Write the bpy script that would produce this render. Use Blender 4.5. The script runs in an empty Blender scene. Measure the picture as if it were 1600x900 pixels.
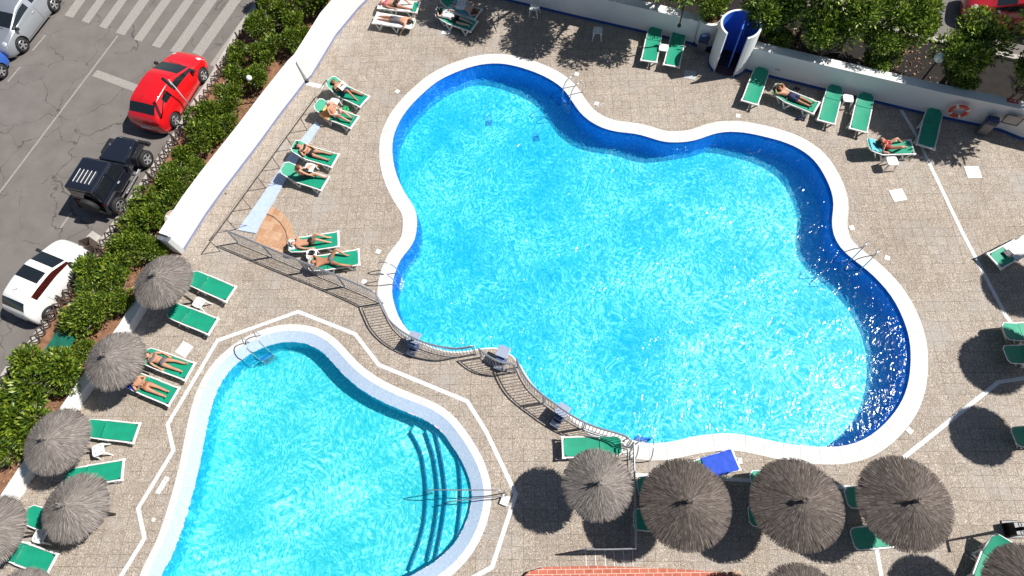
import bpy, bmesh, math, random
from mathutils import Vector, Matrix, noise
R = math.radians
random.seed(7)
sc = bpy.context.scene
col = sc.collection

# ------------------------------------------------------------------ camera, world, sun, exposure
FOC, CAM_H = 965.0, 22.6                       # focal length in pixels of the 1600 px photo, height above the deck
_d = Vector((55, -425, -FOC)).normalized()     # straight down, in camera axes (right, up, back)
_w = -_d
_F = Vector((0, 0, -1))
_Y = (_F - _F.dot(_w) * _w).normalized()
_X = _Y.cross(_w)
def G(px, py, z=0.0):
    """where the sight line of a photo pixel meets the horizontal plane at height z"""
    r = Vector((px - 800, 450 - py, -FOC)); p = r * ((CAM_H - z) / r.dot(_d))
    return Vector((p.dot(_X), p.dot(_Y), z))
cam = bpy.data.cameras.new('camera'); co = bpy.data.objects.new('camera', cam); col.objects.link(co)
rot = Matrix((_X, _Y, _w))                     # rows: world axes in camera coordinates
co.matrix_world = Matrix.Translation((0, 0, CAM_H)) @ rot.to_4x4()
cam.sensor_width = 36; cam.lens = FOC / 1600 * 36; cam.clip_end = 2000; cam.clip_start = .1
sc.camera = co
SUN_EL, SUN_AZ = 49.0, 2.5                     # azimuth counted from world +X
w = bpy.data.worlds.new('World'); sc.world = w; w.use_nodes = True
wn = w.node_tree; bg = wn.nodes['Background']
sky = wn.nodes.new('ShaderNodeTexSky'); sky.sky_type = 'NISHITA'; sky.sun_disc = False
sky.sun_elevation = R(SUN_EL); sky.sun_rotation = R(90 - SUN_AZ)
wn.links.new(sky.outputs[0], bg.inputs[0]); bg.inputs[1].default_value = 0.05
sl = bpy.data.lights.new('sun', 'SUN'); sl.energy = 5.0; sl.angle = R(.53); sl.color = (1, .965, .91)
so = bpy.data.objects.new('sun', sl); col.objects.link(so)
sv = Vector((math.cos(R(SUN_EL)) * math.cos(R(SUN_AZ)), math.cos(R(SUN_EL)) * math.sin(R(SUN_AZ)), math.sin(R(SUN_EL))))
so.rotation_euler = sv.to_track_quat('Z', 'Y').to_euler(); so.location = sv * 60
sc.view_settings.view_transform = 'Standard'; sc.view_settings.look = 'None'
sc.view_settings.exposure = 0.42; sc.view_settings.gamma = 1
sc.render.engine = 'CYCLES'
sc.cycles.max_bounces = 6; sc.cycles.transparent_max_bounces = 12
sc.cycles.caustics_reflective = False; sc.cycles.caustics_refractive = False

# ------------------------------------------------------------------ helpers
def tag(o, label=None, cat=None, group=None, kind=None):
    if label: o['label'] = label
    if cat: o['category'] = cat
    if group: o['group'] = group
    if kind: o['kind'] = kind
    return o
def thing(name, label, cat, loc=(0, 0, 0), rz=0, group=None, s=1.0):
    o = bpy.data.objects.new(name, None); col.objects.link(o); o.empty_display_size = .2
    o.location = loc; o.rotation_euler = (0, 0, rz); o.scale = (s, s, s)
    return tag(o, label, cat, group)
def copy_tree(o, parent=None):
    c = o.copy(); col.objects.link(c)
    if parent is not None: c.parent = parent
    for ch in [x for x in o.children]: copy_tree(ch, c)
    return c
class MB:
    def __init__(s): s.v = []; s.f = []
    def add(s, vs, fs):
        b = len(s.v); s.v += [tuple(x) for x in vs]; s.f += [tuple(i + b for i in q) for q in fs]
    def box(s, c, d, M=None):
        x, y, z = [k / 2 for k in d]
        vs = [Vector((a * x, b * y, e * z)) for e in (-1, 1) for b in (-1, 1) for a in (-1, 1)]
        if M is not None: vs = [M @ q for q in vs]
        s.add([q + Vector(c) for q in vs], [(0, 2, 3, 1), (4, 5, 7, 6), (0, 1, 5, 4), (2, 6, 7, 3), (0, 4, 6, 2), (1, 3, 7, 5)])
    def beam(s, a, b, wd, h, up=(0, 0, 1)):
        a = Vector(a); b = Vector(b); t = (b - a).normalized(); u = Vector(up)
        sd = t.cross(u)
        if sd.length < 1e-4: sd = t.cross(Vector((1, 0, 0)))
        sd.normalize(); u = sd.cross(t)
        vs = [p + sd * (i * wd / 2) + u * (j * h / 2) for p in (a, b) for i, j in ((-1, -1), (1, -1), (1, 1), (-1, 1))]
        s.add(vs, [(0, 1, 2, 3), (7, 6, 5, 4), (0, 4, 5, 1), (1, 5, 6, 2), (2, 6, 7, 3), (3, 7, 4, 0)])
    def tube(s, pts, r, n=8, closed=False, cap=True):
        pts = [Vector(p) for p in pts]; N = len(pts); b0 = len(s.v); prev = None
        rr = r if isinstance(r, (list, tuple)) else [r] * N
        for i, p in enumerate(pts):
            a = pts[(i - 1) % N] if (i > 0 or closed) else p; c = pts[(i + 1) % N] if (i < N - 1 or closed) else p
            t = (c - a).normalized()
            if prev is None:
                prev = t.cross(Vector((0, 0, 1)))
                if prev.length < .05: prev = t.cross(Vector((1, 0, 0)))
            prev = (prev - t * prev.dot(t)).normalized(); q = t.cross(prev)
            for k in range(n):
                an = 2 * math.pi * k / n; s.v.append(tuple(p + (prev * math.cos(an) + q * math.sin(an)) * rr[i]))
        for i in range(N if closed else N - 1):
            for k in range(n):
                a = b0 + i * n + k; b = b0 + i * n + (k + 1) % n; j = b0 + ((i + 1) % N) * n
                s.f.append((a, b, j + (k + 1) % n, j + k))
        if cap and not closed:
            s.f.append(tuple(b0 + k for k in range(n))[::-1]); s.f.append(tuple(b0 + (N - 1) * n + k for k in range(n)))
    def prism(s, poly, z0, z1):
        n = len(poly)
        s.add([(p[0], p[1], z0) for p in poly] + [(p[0], p[1], z1) for p in poly],
              [tuple(range(n))[::-1], tuple(range(n, 2 * n))] + [(i, (i + 1) % n, n + (i + 1) % n, n + i) for i in range(n)])
    def lathe(s, prof, n=24, c=(0, 0, 0)):
        b = len(s.v)
        for r, z in prof:
            for k in range(n):
                a = 2 * math.pi * k / n; s.v.append((c[0] + r * math.cos(a), c[1] + r * math.sin(a), c[2] + z))
        for i in range(len(prof) - 1):
            for k in range(n): s.f.append((b + i * n + k, b + i * n + (k + 1) % n, b + (i + 1) * n + (k + 1) % n, b + (i + 1) * n + k))
    def mesh(s, name, mat=None, smooth=False, bevel=0):
        me = bpy.data.meshes.new(name); me.from_pydata(s.v, [], s.f); me.validate()
        bm = bmesh.new(); bm.from_mesh(me); bmesh.ops.recalc_face_normals(bm, faces=bm.faces); bm.to_mesh(me); bm.free()
        if mat: me.materials.append(mat)
        if smooth: me.polygons.foreach_set('use_smooth', [True] * len(me.polygons))
        return me
    def build(s, name, mat, parent=None, smooth=False, bevel=0):
        o = bpy.data.objects.new(name, s.mesh(name, mat, smooth)); col.objects.link(o)
        if parent is not None: o.parent = parent
        if bevel:
            m = o.modifiers.new('bevel', 'BEVEL'); m.width = bevel; m.segments = 2; m.limit_method = 'ANGLE'
        return o
def obj(name, me, parent=None):
    o = bpy.data.objects.new(name, me); col.objects.link(o)
    if parent is not None: o.parent = parent
    return o
def catmull(pts, closed=True, step=.25):
    out = []; n = len(pts)
    for i in range(n if closed else n - 1):
        g = lambda k: pts[k % n] if closed else pts[max(0, min(n - 1, k))]
        p0, p1, p2, p3 = g(i - 1), g(i), g(i + 1), g(i + 2)
        m = max(1, int((p2 - p1).length / step))
        for k in range(m):
            t = k / m
            out.append(.5 * ((2 * p1) + (p2 - p0) * t + (2 * p0 - 5 * p1 + 4 * p2 - p3) * t * t + (3 * p1 - p0 - 3 * p2 + p3) * t ** 3))
    if not closed: out.append(pts[-1].copy())
    return out
def offset_loop(L, wd, closed=True):
    """shift a closed loop outwards (positive) by wd (number or function of index)"""
    n = len(L); area = sum(L[i].x * L[(i + 1) % n].y - L[(i + 1) % n].x * L[i].y for i in range(n)); sg = 1 if area > 0 else -1
    out = []
    for i in range(n):
        a = L[(i - 2) % n]; b = L[(i + 2) % n]; t = (b - a).normalized()
        k = wd(i) if callable(wd) else wd
        out.append(Vector((L[i].x + t.y * sg * k, L[i].y - t.x * sg * k, L[i].z)))
    return out
def ring(name, A, zA, B, zB, mat):
    m = MB(); n = len(A)
    m.add([(p.x, p.y, zA) for p in A] + [(p.x, p.y, zB) for p in B], [(i, (i + 1) % n, n + (i + 1) % n, n + i) for i in range(n)])
    o = m.build(name, mat); return o
def sheet(name, outer, holes, z, mat):
    bm = bmesh.new(); es = []
    for L in [outer] + holes:
        vs = [bm.verts.new((p[0], p[1], z)) for p in L]
        for i in range(len(vs)): es.append(bm.edges.new((vs[i], vs[(i + 1) % len(vs)])))
    bmesh.ops.triangle_fill(bm, use_beauty=True, use_dissolve=False, edges=es)
    for f in bm.faces:
        if f.normal.z < 0: f.normal_flip()
    me = bpy.data.meshes.new(name); bm.to_mesh(me); bm.free(); me.materials.append(mat)
    return obj(name, me)

# ------------------------------------------------------------------ materials
def newmat(name):
    m = bpy.data.materials.new(name); m.use_nodes = True; nt = m.node_tree
    return m, nt, nt.nodes['Principled BSDF'], nt.links
def nd(nt, t, **k):
    n = nt.nodes.new('ShaderNode' + t)
    for a, b in k.items():
        if a in n.inputs.keys() if isinstance(a, str) else False: n.inputs[a].default_value = b
        else: setattr(n, a, b)
    return n
def ramp(nt, src, stops, interp='LINEAR'):
    r = nt.nodes.new('ShaderNodeValToRGB'); r.color_ramp.interpolation = interp
    e = r.color_ramp.elements
    while len(e) < len(stops): e.new(.5)
    for k, (p, c) in enumerate(stops):
        e[k].position = p; e[k].color = (*c, 1) if len(c) == 3 else c
    nt.links.new(src, r.inputs[0]); return r
def mixc(nt, f, a, b, mode='MIX'):
    m = nt.nodes.new('ShaderNodeMix'); m.data_type = 'RGBA'; m.blend_type = mode
    for k, v in ((0, f), (6, a), (7, b)):
        if isinstance(v, (int, float)): m.inputs[k].default_value = v
        elif isinstance(v, (tuple, list)): m.inputs[k].default_value = (*v, 1)
        else: nt.links.new(v, m.inputs[k])
    return m.outputs[2]
def math_(nt, op, a, b=None, c=None):
    m = nt.nodes.new('ShaderNodeMath'); m.operation = op
    for k, v in enumerate((a, b, c)):
        if v is None: continue
        if isinstance(v, (int, float)): m.inputs[k].default_value = v
        else: nt.links.new(v, m.inputs[k])
    return m.outputs[0]
def coords(nt, scale=(1, 1, 1), rz=0, kind='Object'):
    t = nt.nodes.new('ShaderNodeTexCoord'); m = nt.nodes.new('ShaderNodeMapping')
    m.inputs['Scale'].default_value = scale; m.inputs['Rotation'].default_value = (0, 0, rz)
    nt.links.new(t.outputs[kind], m.inputs[0]); return m.outputs[0]
def tex(nt, kind, vec, scale, **k):
    n = nt.nodes.new('ShaderNodeTex' + kind)
    if vec is not None: nt.links.new(vec, n.inputs['Vector'])
    n.inputs['Scale'].default_value = scale
    for a, b in k.items():
        if a in n.inputs: n.inputs[a].default_value = b
        else: setattr(n, a, b)
    return n
def bump(nt, h, strength, dist, bs):
    b = nt.nodes.new('ShaderNodeBump'); b.inputs['Strength'].default_value = strength; b.inputs['Distance'].default_value = dist
    nt.links.new(h, b.inputs['Height']); nt.links.new(b.outputs[0], bs.inputs['Normal']); return b
def plain(name, c, rough=.6, metal=0, var=.12, scale=6, coat=0, spec=.5, bmp=0):
    """a base colour with gentle mottling and wear"""
    m, nt, bs, ln = newmat(name)
    n = tex(nt, 'Noise', coords(nt), scale, Detail=6)
    r = ramp(nt, n.outputs[0], [(.25, tuple(x * (1 - var) for x in c)), (.75, tuple(min(1, x * (1 + var)) for x in c))])
    ln.new(r.outputs[0], bs.inputs['Base Color'])
    bs.inputs['Roughness'].default_value = rough; bs.inputs['Metallic'].default_value = metal
    bs.inputs['Coat Weight'].default_value = coat; bs.inputs['Coat Roughness'].default_value = .05
    bs.inputs['Specular IOR Level'].default_value = spec
    if bmp:
        n2 = tex(nt, 'Noise', coords(nt), scale * 12, Detail=4); bump(nt, n2.outputs[0], bmp, .01, bs)
    return m
def island(name, cols, rough=.6, spec=.4, trans=0):
    """every leaf or straw gets its own tone"""
    m, nt, bs, ln = newmat(name); g = nt.nodes.new('ShaderNodeNewGeometry')
    r = ramp(nt, g.outputs['Random Per Island'], cols); ln.new(r.outputs[0], bs.inputs['Base Color'])
    bs.inputs['Roughness'].default_value = rough; bs.inputs['Specular IOR Level'].default_value = spec
    if trans:
        t = nt.nodes.new('ShaderNodeBsdfTranslucent'); mx = nt.nodes.new('ShaderNodeMixShader'); mx.inputs[0].default_value = trans
        ln.new(r.outputs[0], t.inputs[0]); ln.new(bs.outputs[0], mx.inputs[1]); ln.new(t.outputs[0], mx.inputs[2])
        ln.new(mx.outputs[0], nt.nodes['Material Output'].inputs[0])
    return m
M = {}
M['white_plastic'] = plain('white_plastic', (.78, .78, .76), .4, var=.04)
M['green_sling'] = plain('green_sling', (.004, .285, .165), .62, var=.14, scale=3)
M['white_paint'] = plain('white_paint', (.74, .74, .72), .7, var=.05, scale=1.2, bmp=.15)
M['skirt_blue'] = plain('skirt_blue', (.02, .075, .30), .5, var=.15)
M['skirt_pale'] = plain('skirt_pale', (.22, .25, .40), .6, var=.08)
M['deep_blue'] = plain('deep_blue', (.03, .15, .62), .5, var=.18, scale=2)
M['steel'] = plain('steel', (.55, .57, .60), .3, metal=.85, var=.1)
M['rail_paint'] = plain('rail_paint', (.36, .37, .40), .4, metal=.5, var=.15)
M['pipe_brown'] = plain('pipe_brown', (.20, .17, .15), .4, metal=.6, var=.2)
M['dark_metal'] = plain('dark_metal', (.02, .022, .025), .4, metal=.3)
M['black_rubber'] = plain('black_rubber', (.016, .016, .017), .75)
M['black_plastic'] = plain('black_plastic', (.02, .02, .022), .45)
M['rim'] = plain('rim_alloy', (.60, .61, .63), .28, metal=.8, var=.06)
M['joint'] = plain('joint', (.40, .38, .35), .8)
M['concrete'] = plain('concrete', (.42, .39, .35), .85, var=.2, scale=3, bmp=.3)
M['cover'] = plain('cover', (.74, .73, .70), .6, var=.07, scale=5)
M['cover_grey'] = plain('cover_grey', (.45, .46, .47), .6, var=.07, scale=5)
M['drain'] = plain('drain', (.66, .67, .67), .6, var=.1, scale=8)
M['wood'] = plain('wood_dark', (.085, .062, .052), .7, var=.3)
M['bark'] = plain('bark', (.19, .16, .13), .85, var=.3, scale=8, bmp=.4)
M['skin'] = plain('skin', (.52, .27, .17), .5, var=.1)
M['skin_tan'] = plain('skin_tan', (.40, .185, .10), .5, var=.1)
M['skin_pale'] = plain('skin_pale', (.66, .40, .29), .5, var=.08)
for k, c in dict(cloth_black=(.015, .015, .018), cloth_white=(.75, .75, .74), cloth_pink=(.75, .13, .22), cloth_navy=(.015, .02, .07), cloth_orange=(.80, .42, .14),
                 cloth_blue=(.02, .08, .55), cloth_grey=(.13, .12, .13), hair_dark=(.02, .013, .01), hair_brown=(.10, .05, .025), hair_grey=(.45, .44, .42),
                 hair_red=(.16, .04, .015), cloth_red=(.35, .03, .03), cloth_green=(.02, .35, .12), cloth_teal=(.10, .42, .50)).items():
    M[k] = plain(k, c, .8, var=.15, scale=9)
M['soil'] = plain('soil', (.23, .115, .065), .95, var=.45, scale=4, bmp=.6)
M['shade_soil'] = plain('shade_soil', (.011, .008, .006), .95, var=.5, scale=3, bmp=.6)  # soil colour taken near black to carry the shade under the trees
M['leaf_dry'] = island('leaf_dry', [(0, (.12, .06, .03)), (.6, (.30, .17, .09)), (1, (.50, .38, .25))], .8, .2)
M['glass_red'] = plain('tinted_red_glass', (.045, .006, .006), .08, var=.3, coat=.6)
M['glass'] = plain('car_glass', (.012, .016, .020), .06, var=.1, coat=.6)
M['red_light'] = plain('red_lamp', (.45, .01, .01), .2, coat=.5)
M['clear_light'] = plain('clear_lamp', (.70, .72, .74), .12, coat=.8, metal=.4)
M['leaf'] = island('leaf', [(0, (.022, .050, .010)), (.4, (.068, .130, .012)), (.8, (.20, .28, .02)), (1, (.36, .41, .06))], .38, .5, .25)
M['leaf_top'] = island('leaf_light', [(0, (.02, .045, .010)), (.42, (.07, .14, .015)), (.74, (.30, .44, .04)), (1, (.60, .66, .18))], .38, .5, .25)
M['thatch'] = island('thatch', [(0, (.105, .090, .080)), (.5, (.185, .163, .148)), (.9, (.28, .25, .23)), (1, (.36, .33, .31))], .8, .2)
M['thatch_dark'] = island('thatch_dark', [(0, (.060, .047, .040)), (.45, (.105, .085, .074)), (.85, (.155, .130, .115)), (1, (.23, .20, .18))], .8, .2)
M['thatch_core'] = plain('thatch_core', (.075, .062, .053), .95, var=.4, scale=12)

# asphalt with a web of cracks
m, nt, bs, ln = newmat('asphalt'); v = coords(nt); M['asphalt'] = m
n1 = tex(nt, 'Noise', v, 1.1, Detail=5); base = ramp(nt, n1.outputs[0], [(.3, (.140, .127, .117)), (.7, (.180, .163, .150))]).outputs[0]
n2 = tex(nt, 'Noise', v, 60, Detail=3); base = mixc(nt, .55, base, ramp(nt, n2.outputs[0], [(.3, (.35, .35, .35)), (.7, (.68, .66, .64))]).outputs[0], 'OVERLAY')
nz = tex(nt, 'Noise', v, .9, Detail=6); wv = nt.nodes.new('ShaderNodeVectorMath'); wv.operation = 'MULTIPLY_ADD'
ln.new(nz.outputs['Color'], wv.inputs[0]); wv.inputs[1].default_value = (1.6, 1.6, 0); ln.new(v, wv.inputs[2])
vc = tex(nt, 'Voronoi', wv.outputs[0], .42, feature='DISTANCE_TO_EDGE')
nm = tex(nt, 'Noise', v, .5, Detail=2)
thr = math_(nt, 'MULTIPLY', ramp(nt, nm.outputs[0], [(.36, (.25, .25, .25)), (.60, (1, 1, 1))]).outputs[0], .0075)
crack = math_(nt, 'LESS_THAN', vc.outputs['Distance'], thr)
base = mixc(nt, math_(nt, 'MULTIPLY', crack, .6), base, (.035, .031, .028))
ns = tex(nt, 'Noise', v, .8, Detail=3); base = mixc(nt, ramp(nt, ns.outputs[0], [(.70, (0, 0, 0)), (.74, (.5, .5, .5))]).outputs[0], base, (.05, .047, .045))
ln.new(base, bs.inputs['Base Color']); bs.inputs['Roughness'].default_value = .85; bump(nt, n2.outputs[0], .5, .01, bs)
# worn road paint
m, nt, bs, ln = newmat('road_paint'); v = coords(nt); M['road_paint'] = m
n = tex(nt, 'Noise', v, 16, Detail=9, Roughness=.8); wear = ramp(nt, n.outputs[0], [(.36, (.1, .1, .1)), (.56, (1, 1, 1))]).outputs[0]
ln.new(mixc(nt, wear, (.15, .138, .126), (.36, .34, .31)), bs.inputs['Base Color']); bs.inputs['Roughness'].default_value = .8

# exposed-pebble paving slabs, three laying directions as on the real deck
def halfplane(nt, sep, a, b, right=True):
    """1 on one side of the line through ground points a, b"""
    n = Vector((b.y - a.y, -(b.x - a.x))).normalized(); c = n.x * a.x + n.y * a.y
    s = math_(nt, 'ADD', math_(nt, 'MULTIPLY', sep.outputs[0], n.x), math_(nt, 'MULTIPLY', sep.outputs[1], n.y))
    return math_(nt, 'GREATER_THAN' if right else 'LESS_THAN', s, c)
m, nt, bs, ln = newmat('pebble_slabs'); v = coords(nt); M['deck'] = m
sep = nt.nodes.new('ShaderNodeSeparateXYZ'); ln.new(v, sep.inputs[0])
nzz = tex(nt, 'Noise', v, 2.0, Detail=2)
def slabs(ang):
    b = nt.nodes.new('ShaderNodeTexBrick'); ln.new(coords(nt, rz=-R(ang)), b.inputs['Vector'])
    b.offset = 0; b.squash = 1; b.inputs['Scale'].default_value = 1; b.inputs['Brick Width'].default_value = .40; b.inputs['Row Height'].default_value = .40
    b.inputs['Mortar Size'].default_value = .009; b.inputs['Mortar Smooth'].default_value = .3
    b.inputs['Color1'].default_value = (.80, .80, .80, 1); b.inputs['Color2'].default_value = (1, 1, 1, 1); b.inputs['Mortar'].default_value = (.9, .9, .9, 1)
    return b
bA, bB, bC = slabs(-7.4), slabs(3), slabs(-27)
isA = math_(nt, 'MAXIMUM', halfplane(nt, sep, G(1410, 175), G(1575, 500)), halfplane(nt, sep, G(1700, 520), G(860, 860)))
isB = halfplane(nt, sep, G(1330, 250), G(1440, 600))
def pick(o):
    a = mixc(nt, isB, bC.outputs[o], bB.outputs[o]); return mixc(nt, isA, a, bA.outputs[o])
pe = tex(nt, 'Voronoi', v, 44); pn = tex(nt, 'Noise', v, 55, Detail=3, Roughness=.75)
peb = ramp(nt, pe.outputs['Color'], [(0, (.150, .122, .098)), (.35, (.265, .228, .192)), (.75, (.40, .350, .302)), (1, (.78, .72, .65))]).outputs[0]
peb = mixc(nt, .6, peb, ramp(nt, pn.outputs[0], [(.34, (.25, .25, .25)), (.66, (.82, .82, .82))]).outputs[0], 'OVERLAY')
big = tex(nt, 'Noise', v, .35, Detail=5, Roughness=.6)
tone = ramp(nt, big.outputs[0], [(.3, (.96, .90, .84)), (.5, (1.1, 1.07, 1.03)), (.72, (1.14, 1.12, 1.10))]).outputs[0]
peb = mixc(nt, 1, peb, tone, 'MULTIPLY')
isR = math_(nt, 'MAXIMUM', isA, isB); gk = math_(nt, 'MULTIPLY_ADD', isR, .6, .4)
peb = mixc(nt, math_(nt, 'MULTIPLY', gk, .7), peb, pick('Color'), 'MULTIPLY')
worn = tex(nt, 'Noise', v, .55, Detail=6, Roughness=.65)          # patches where cement grout has spread over the pebbles
peb = mixc(nt, ramp(nt, worn.outputs[0], [(.53, (0, 0, 0)), (.68, (.6, .6, .6))]).outputs[0], peb, (.37, .345, .32))
st = tex(nt, 'Noise', v, .9, Detail=4, Roughness=.6); peb = mixc(nt, ramp(nt, st.outputs[0], [(.62, (0, 0, 0)), (.72, (.3, .3, .3))]).outputs[0], peb, (.22, .15, .10))
fade = ramp(nt, nzz.outputs[0], [(.36, (.15, .15, .15)), (.62, (.85, .85, .85))]).outputs[0]
gr = math_(nt, 'MULTIPLY', math_(nt, 'MULTIPLY', pick('Fac'), fade), gk)
peb = mixc(nt, gr, peb, (.11, .085, .065))
ln.new(peb, bs.inputs['Base Color']); bs.inputs['Roughness'].default_value = .85; bump(nt, pn.outputs[0], .4, .01, bs)

# coping slabs
m, nt, bs, ln = newmat('coping'); v = coords(nt); M['coping'] = m
n = tex(nt, 'Noise', v, 1.4, Detail=7, Roughness=.7)
ln.new(ramp(nt, n.outputs[0], [(.3, (.56, .545, .51)), (.6, (.69, .68, .66))]).outputs[0], bs.inputs['Base Color']); bs.inputs['Roughness'].default_value = .7
m, nt, bs, ln = newmat('beach_mosaic'); v = coords(nt); M['beach'] = m
n = tex(nt, 'Voronoi', v, 22)
ln.new(ramp(nt, n.outputs['Color'], [(0, (.34, .46, .60)), (1, (.48, .58, .72))]).outputs[0], bs.inputs['Base Color']); bs.inputs['Roughness'].default_value = .5
# pool mosaics
def mosaic(name, a, b, sc_=20):
    m, nt, bs, ln = newmat(name); v = coords(nt); n = tex(nt, 'Voronoi', v, sc_)
    n2 = tex(nt, 'Noise', v, .45, Detail=3)
    c = ramp(nt, n.outputs['Color'], [(.1, a), (.9, b)]).outputs[0]
    c = mixc(nt, .5, c, ramp(nt, n2.outputs[0], [(.35, (.82, .88, .93)), (.65, (1, 1, 1))]).outputs[0], 'MULTIPLY')
    ln.new(c, bs.inputs['Base Color']); bs.inputs['Roughness'].default_value = .5; return m
M['floor_big'] = mosaic('floor_mosaic', (.030, .58, .72), (.06, .69, .82))
M['floor_small'] = mosaic('floor_mosaic_light', (.07, .62, .68), (.11, .72, .78))
M['wall_big'] = mosaic('blue_mosaic', (.003, .14, .68), (.005, .20, .80))
M['wall_small'] = mosaic('mid_blue_mosaic', (.012, .36, .62), (.02, .44, .72))
M['step_edge'] = plain('step_edge', (.004, .12, .32), .5)
# water: ripple light is put into the tint as noise; the bumps glint where they face the sun
def water(name, lo, hi, sc_, gr_, body=(0, .28, 1, 1)):
    m, nt, bs, ln = newmat(name); nt.nodes.remove(bs)
    v = coords(nt); nz = tex(nt, 'Noise', v, .5, Detail=3)
    wv = nt.nodes.new('ShaderNodeVectorMath'); wv.operation = 'MULTIPLY_ADD'
    ln.new(nz.outputs['Color'], wv.inputs[0]); wv.inputs[1].default_value = (2.0, 2.0, 0); ln.new(v, wv.inputs[2])
    mp = nt.nodes.new('ShaderNodeMapping'); mp.inputs['Scale'].default_value = (1.2, .8, 1); mp.inputs['Rotation'].default_value = (0, 0, R(15)); ln.new(wv.outputs[0], mp.inputs[0])
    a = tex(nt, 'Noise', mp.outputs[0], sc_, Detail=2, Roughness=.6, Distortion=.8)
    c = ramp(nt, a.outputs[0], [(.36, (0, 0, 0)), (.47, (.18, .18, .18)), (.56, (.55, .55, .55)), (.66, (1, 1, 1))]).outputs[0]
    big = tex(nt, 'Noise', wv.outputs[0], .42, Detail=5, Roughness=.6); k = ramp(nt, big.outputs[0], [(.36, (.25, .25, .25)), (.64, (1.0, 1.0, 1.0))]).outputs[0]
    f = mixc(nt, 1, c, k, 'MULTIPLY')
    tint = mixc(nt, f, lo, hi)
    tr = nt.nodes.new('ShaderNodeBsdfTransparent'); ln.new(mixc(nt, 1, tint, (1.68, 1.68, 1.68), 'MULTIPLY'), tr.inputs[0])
    rf = nt.nodes.new('ShaderNodeBsdfRefraction'); rf.inputs['IOR'].default_value = 1.33; rf.inputs['Roughness'].default_value = .04; ln.new(tint, rf.inputs[0])
    both = nt.nodes.new('ShaderNodeMixShader'); both.inputs[0].default_value = .45; ln.new(tr.outputs[0], both.inputs[1]); ln.new(rf.outputs[0], both.inputs[2])
    gl = nt.nodes.new('ShaderNodeBsdfGlossy'); gl.inputs['Roughness'].default_value = .13
    b = nt.nodes.new('ShaderNodeBump'); b.inputs['Strength'].default_value = 1; b.inputs['Distance'].default_value = gr_; mq = nt.nodes.new('ShaderNodeMapping'); mq.inputs['Scale'].default_value = (1.5, .75, 1); mq.inputs['Rotation'].default_value = (0, 0, R(-20)); ln.new(wv.outputs[0], mq.inputs[0]); hh_ = tex(nt, 'Noise', mq.outputs[0], 5.2, Detail=1.5, Roughness=.5, Distortion=.3); ln.new(hh_.outputs[0], b.inputs['Height'])
    ln.new(b.outputs[0], gl.inputs['Normal']); ln.new(b.outputs[0], rf.inputs['Normal'])
    fr = nt.nodes.new('ShaderNodeFresnel'); fr.inputs[0].default_value = 1.33
    mx = nt.nodes.new('ShaderNodeMixShader'); ln.new(fr.outputs[0], mx.inputs[0]); ln.new(both.outputs[0], mx.inputs[1]); ln.new(gl.outputs[0], mx.inputs[2])
    # light scattered back by the body of the water
    df = nt.nodes.new('ShaderNodeBsdfDiffuse'); df.inputs[0].default_value = body; m2 = nt.nodes.new('ShaderNodeMixShader'); m2.inputs[0].default_value = .11
    ln.new(mx.outputs[0], m2.inputs[1]); ln.new(df.outputs[0], m2.inputs[2])
    ln.new(m2.outputs[0], nt.nodes['Material Output'].inputs[0]); return m
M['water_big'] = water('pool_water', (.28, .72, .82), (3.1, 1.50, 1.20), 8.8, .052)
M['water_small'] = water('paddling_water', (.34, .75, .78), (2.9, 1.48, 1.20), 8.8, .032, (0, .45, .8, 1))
# brick tiles
def tiles(name, c1, c2, mort, bw, bh, ms=.012, ang=0, off=.5):
    m, nt, bs, ln = newmat(name); b = nt.nodes.new('ShaderNodeTexBrick'); ln.new(coords(nt, rz=ang), b.inputs['Vector'])
    b.offset = off; b.inputs['Scale'].default_value = 1; b.inputs['Brick Width'].default_value = bw; b.inputs['Row Height'].default_value = bh; b.inputs['Mortar Size'].default_value = ms
    b.inputs['Color1'].default_value = (*c1, 1); b.inputs['Color2'].default_value = (*c2, 1); b.inputs['Mortar'].default_value = (*mort, 1)
    n = tex(nt, 'Noise', coords(nt), 7, Detail=5); c = mixc(nt, .5, b.outputs[0], ramp(nt, n.outputs[0], [(.3, (.35, .35, .35)), (.7, (.65, .65, .65))]).outputs[0], 'OVERLAY')
    ln.new(c, bs.inputs['Base Color']); bs.inputs['Roughness'].default_value = .7; return m
M['brick'] = tiles('brick_tiles', (.42, .10, .055), (.50, .14, .08), (.62, .45, .38), .30, .145, .010, R(6))
M['terracotta'] = tiles('terracotta', (.42, .22, .12), (.52, .34, .21), (.55, .38, .26), .36, .36, .008, R(25))
M['shower_floor'] = tiles('shower_floor', (.10, .05, .035), (.13, .07, .05), (.05, .03, .03), .2, .2)

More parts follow.
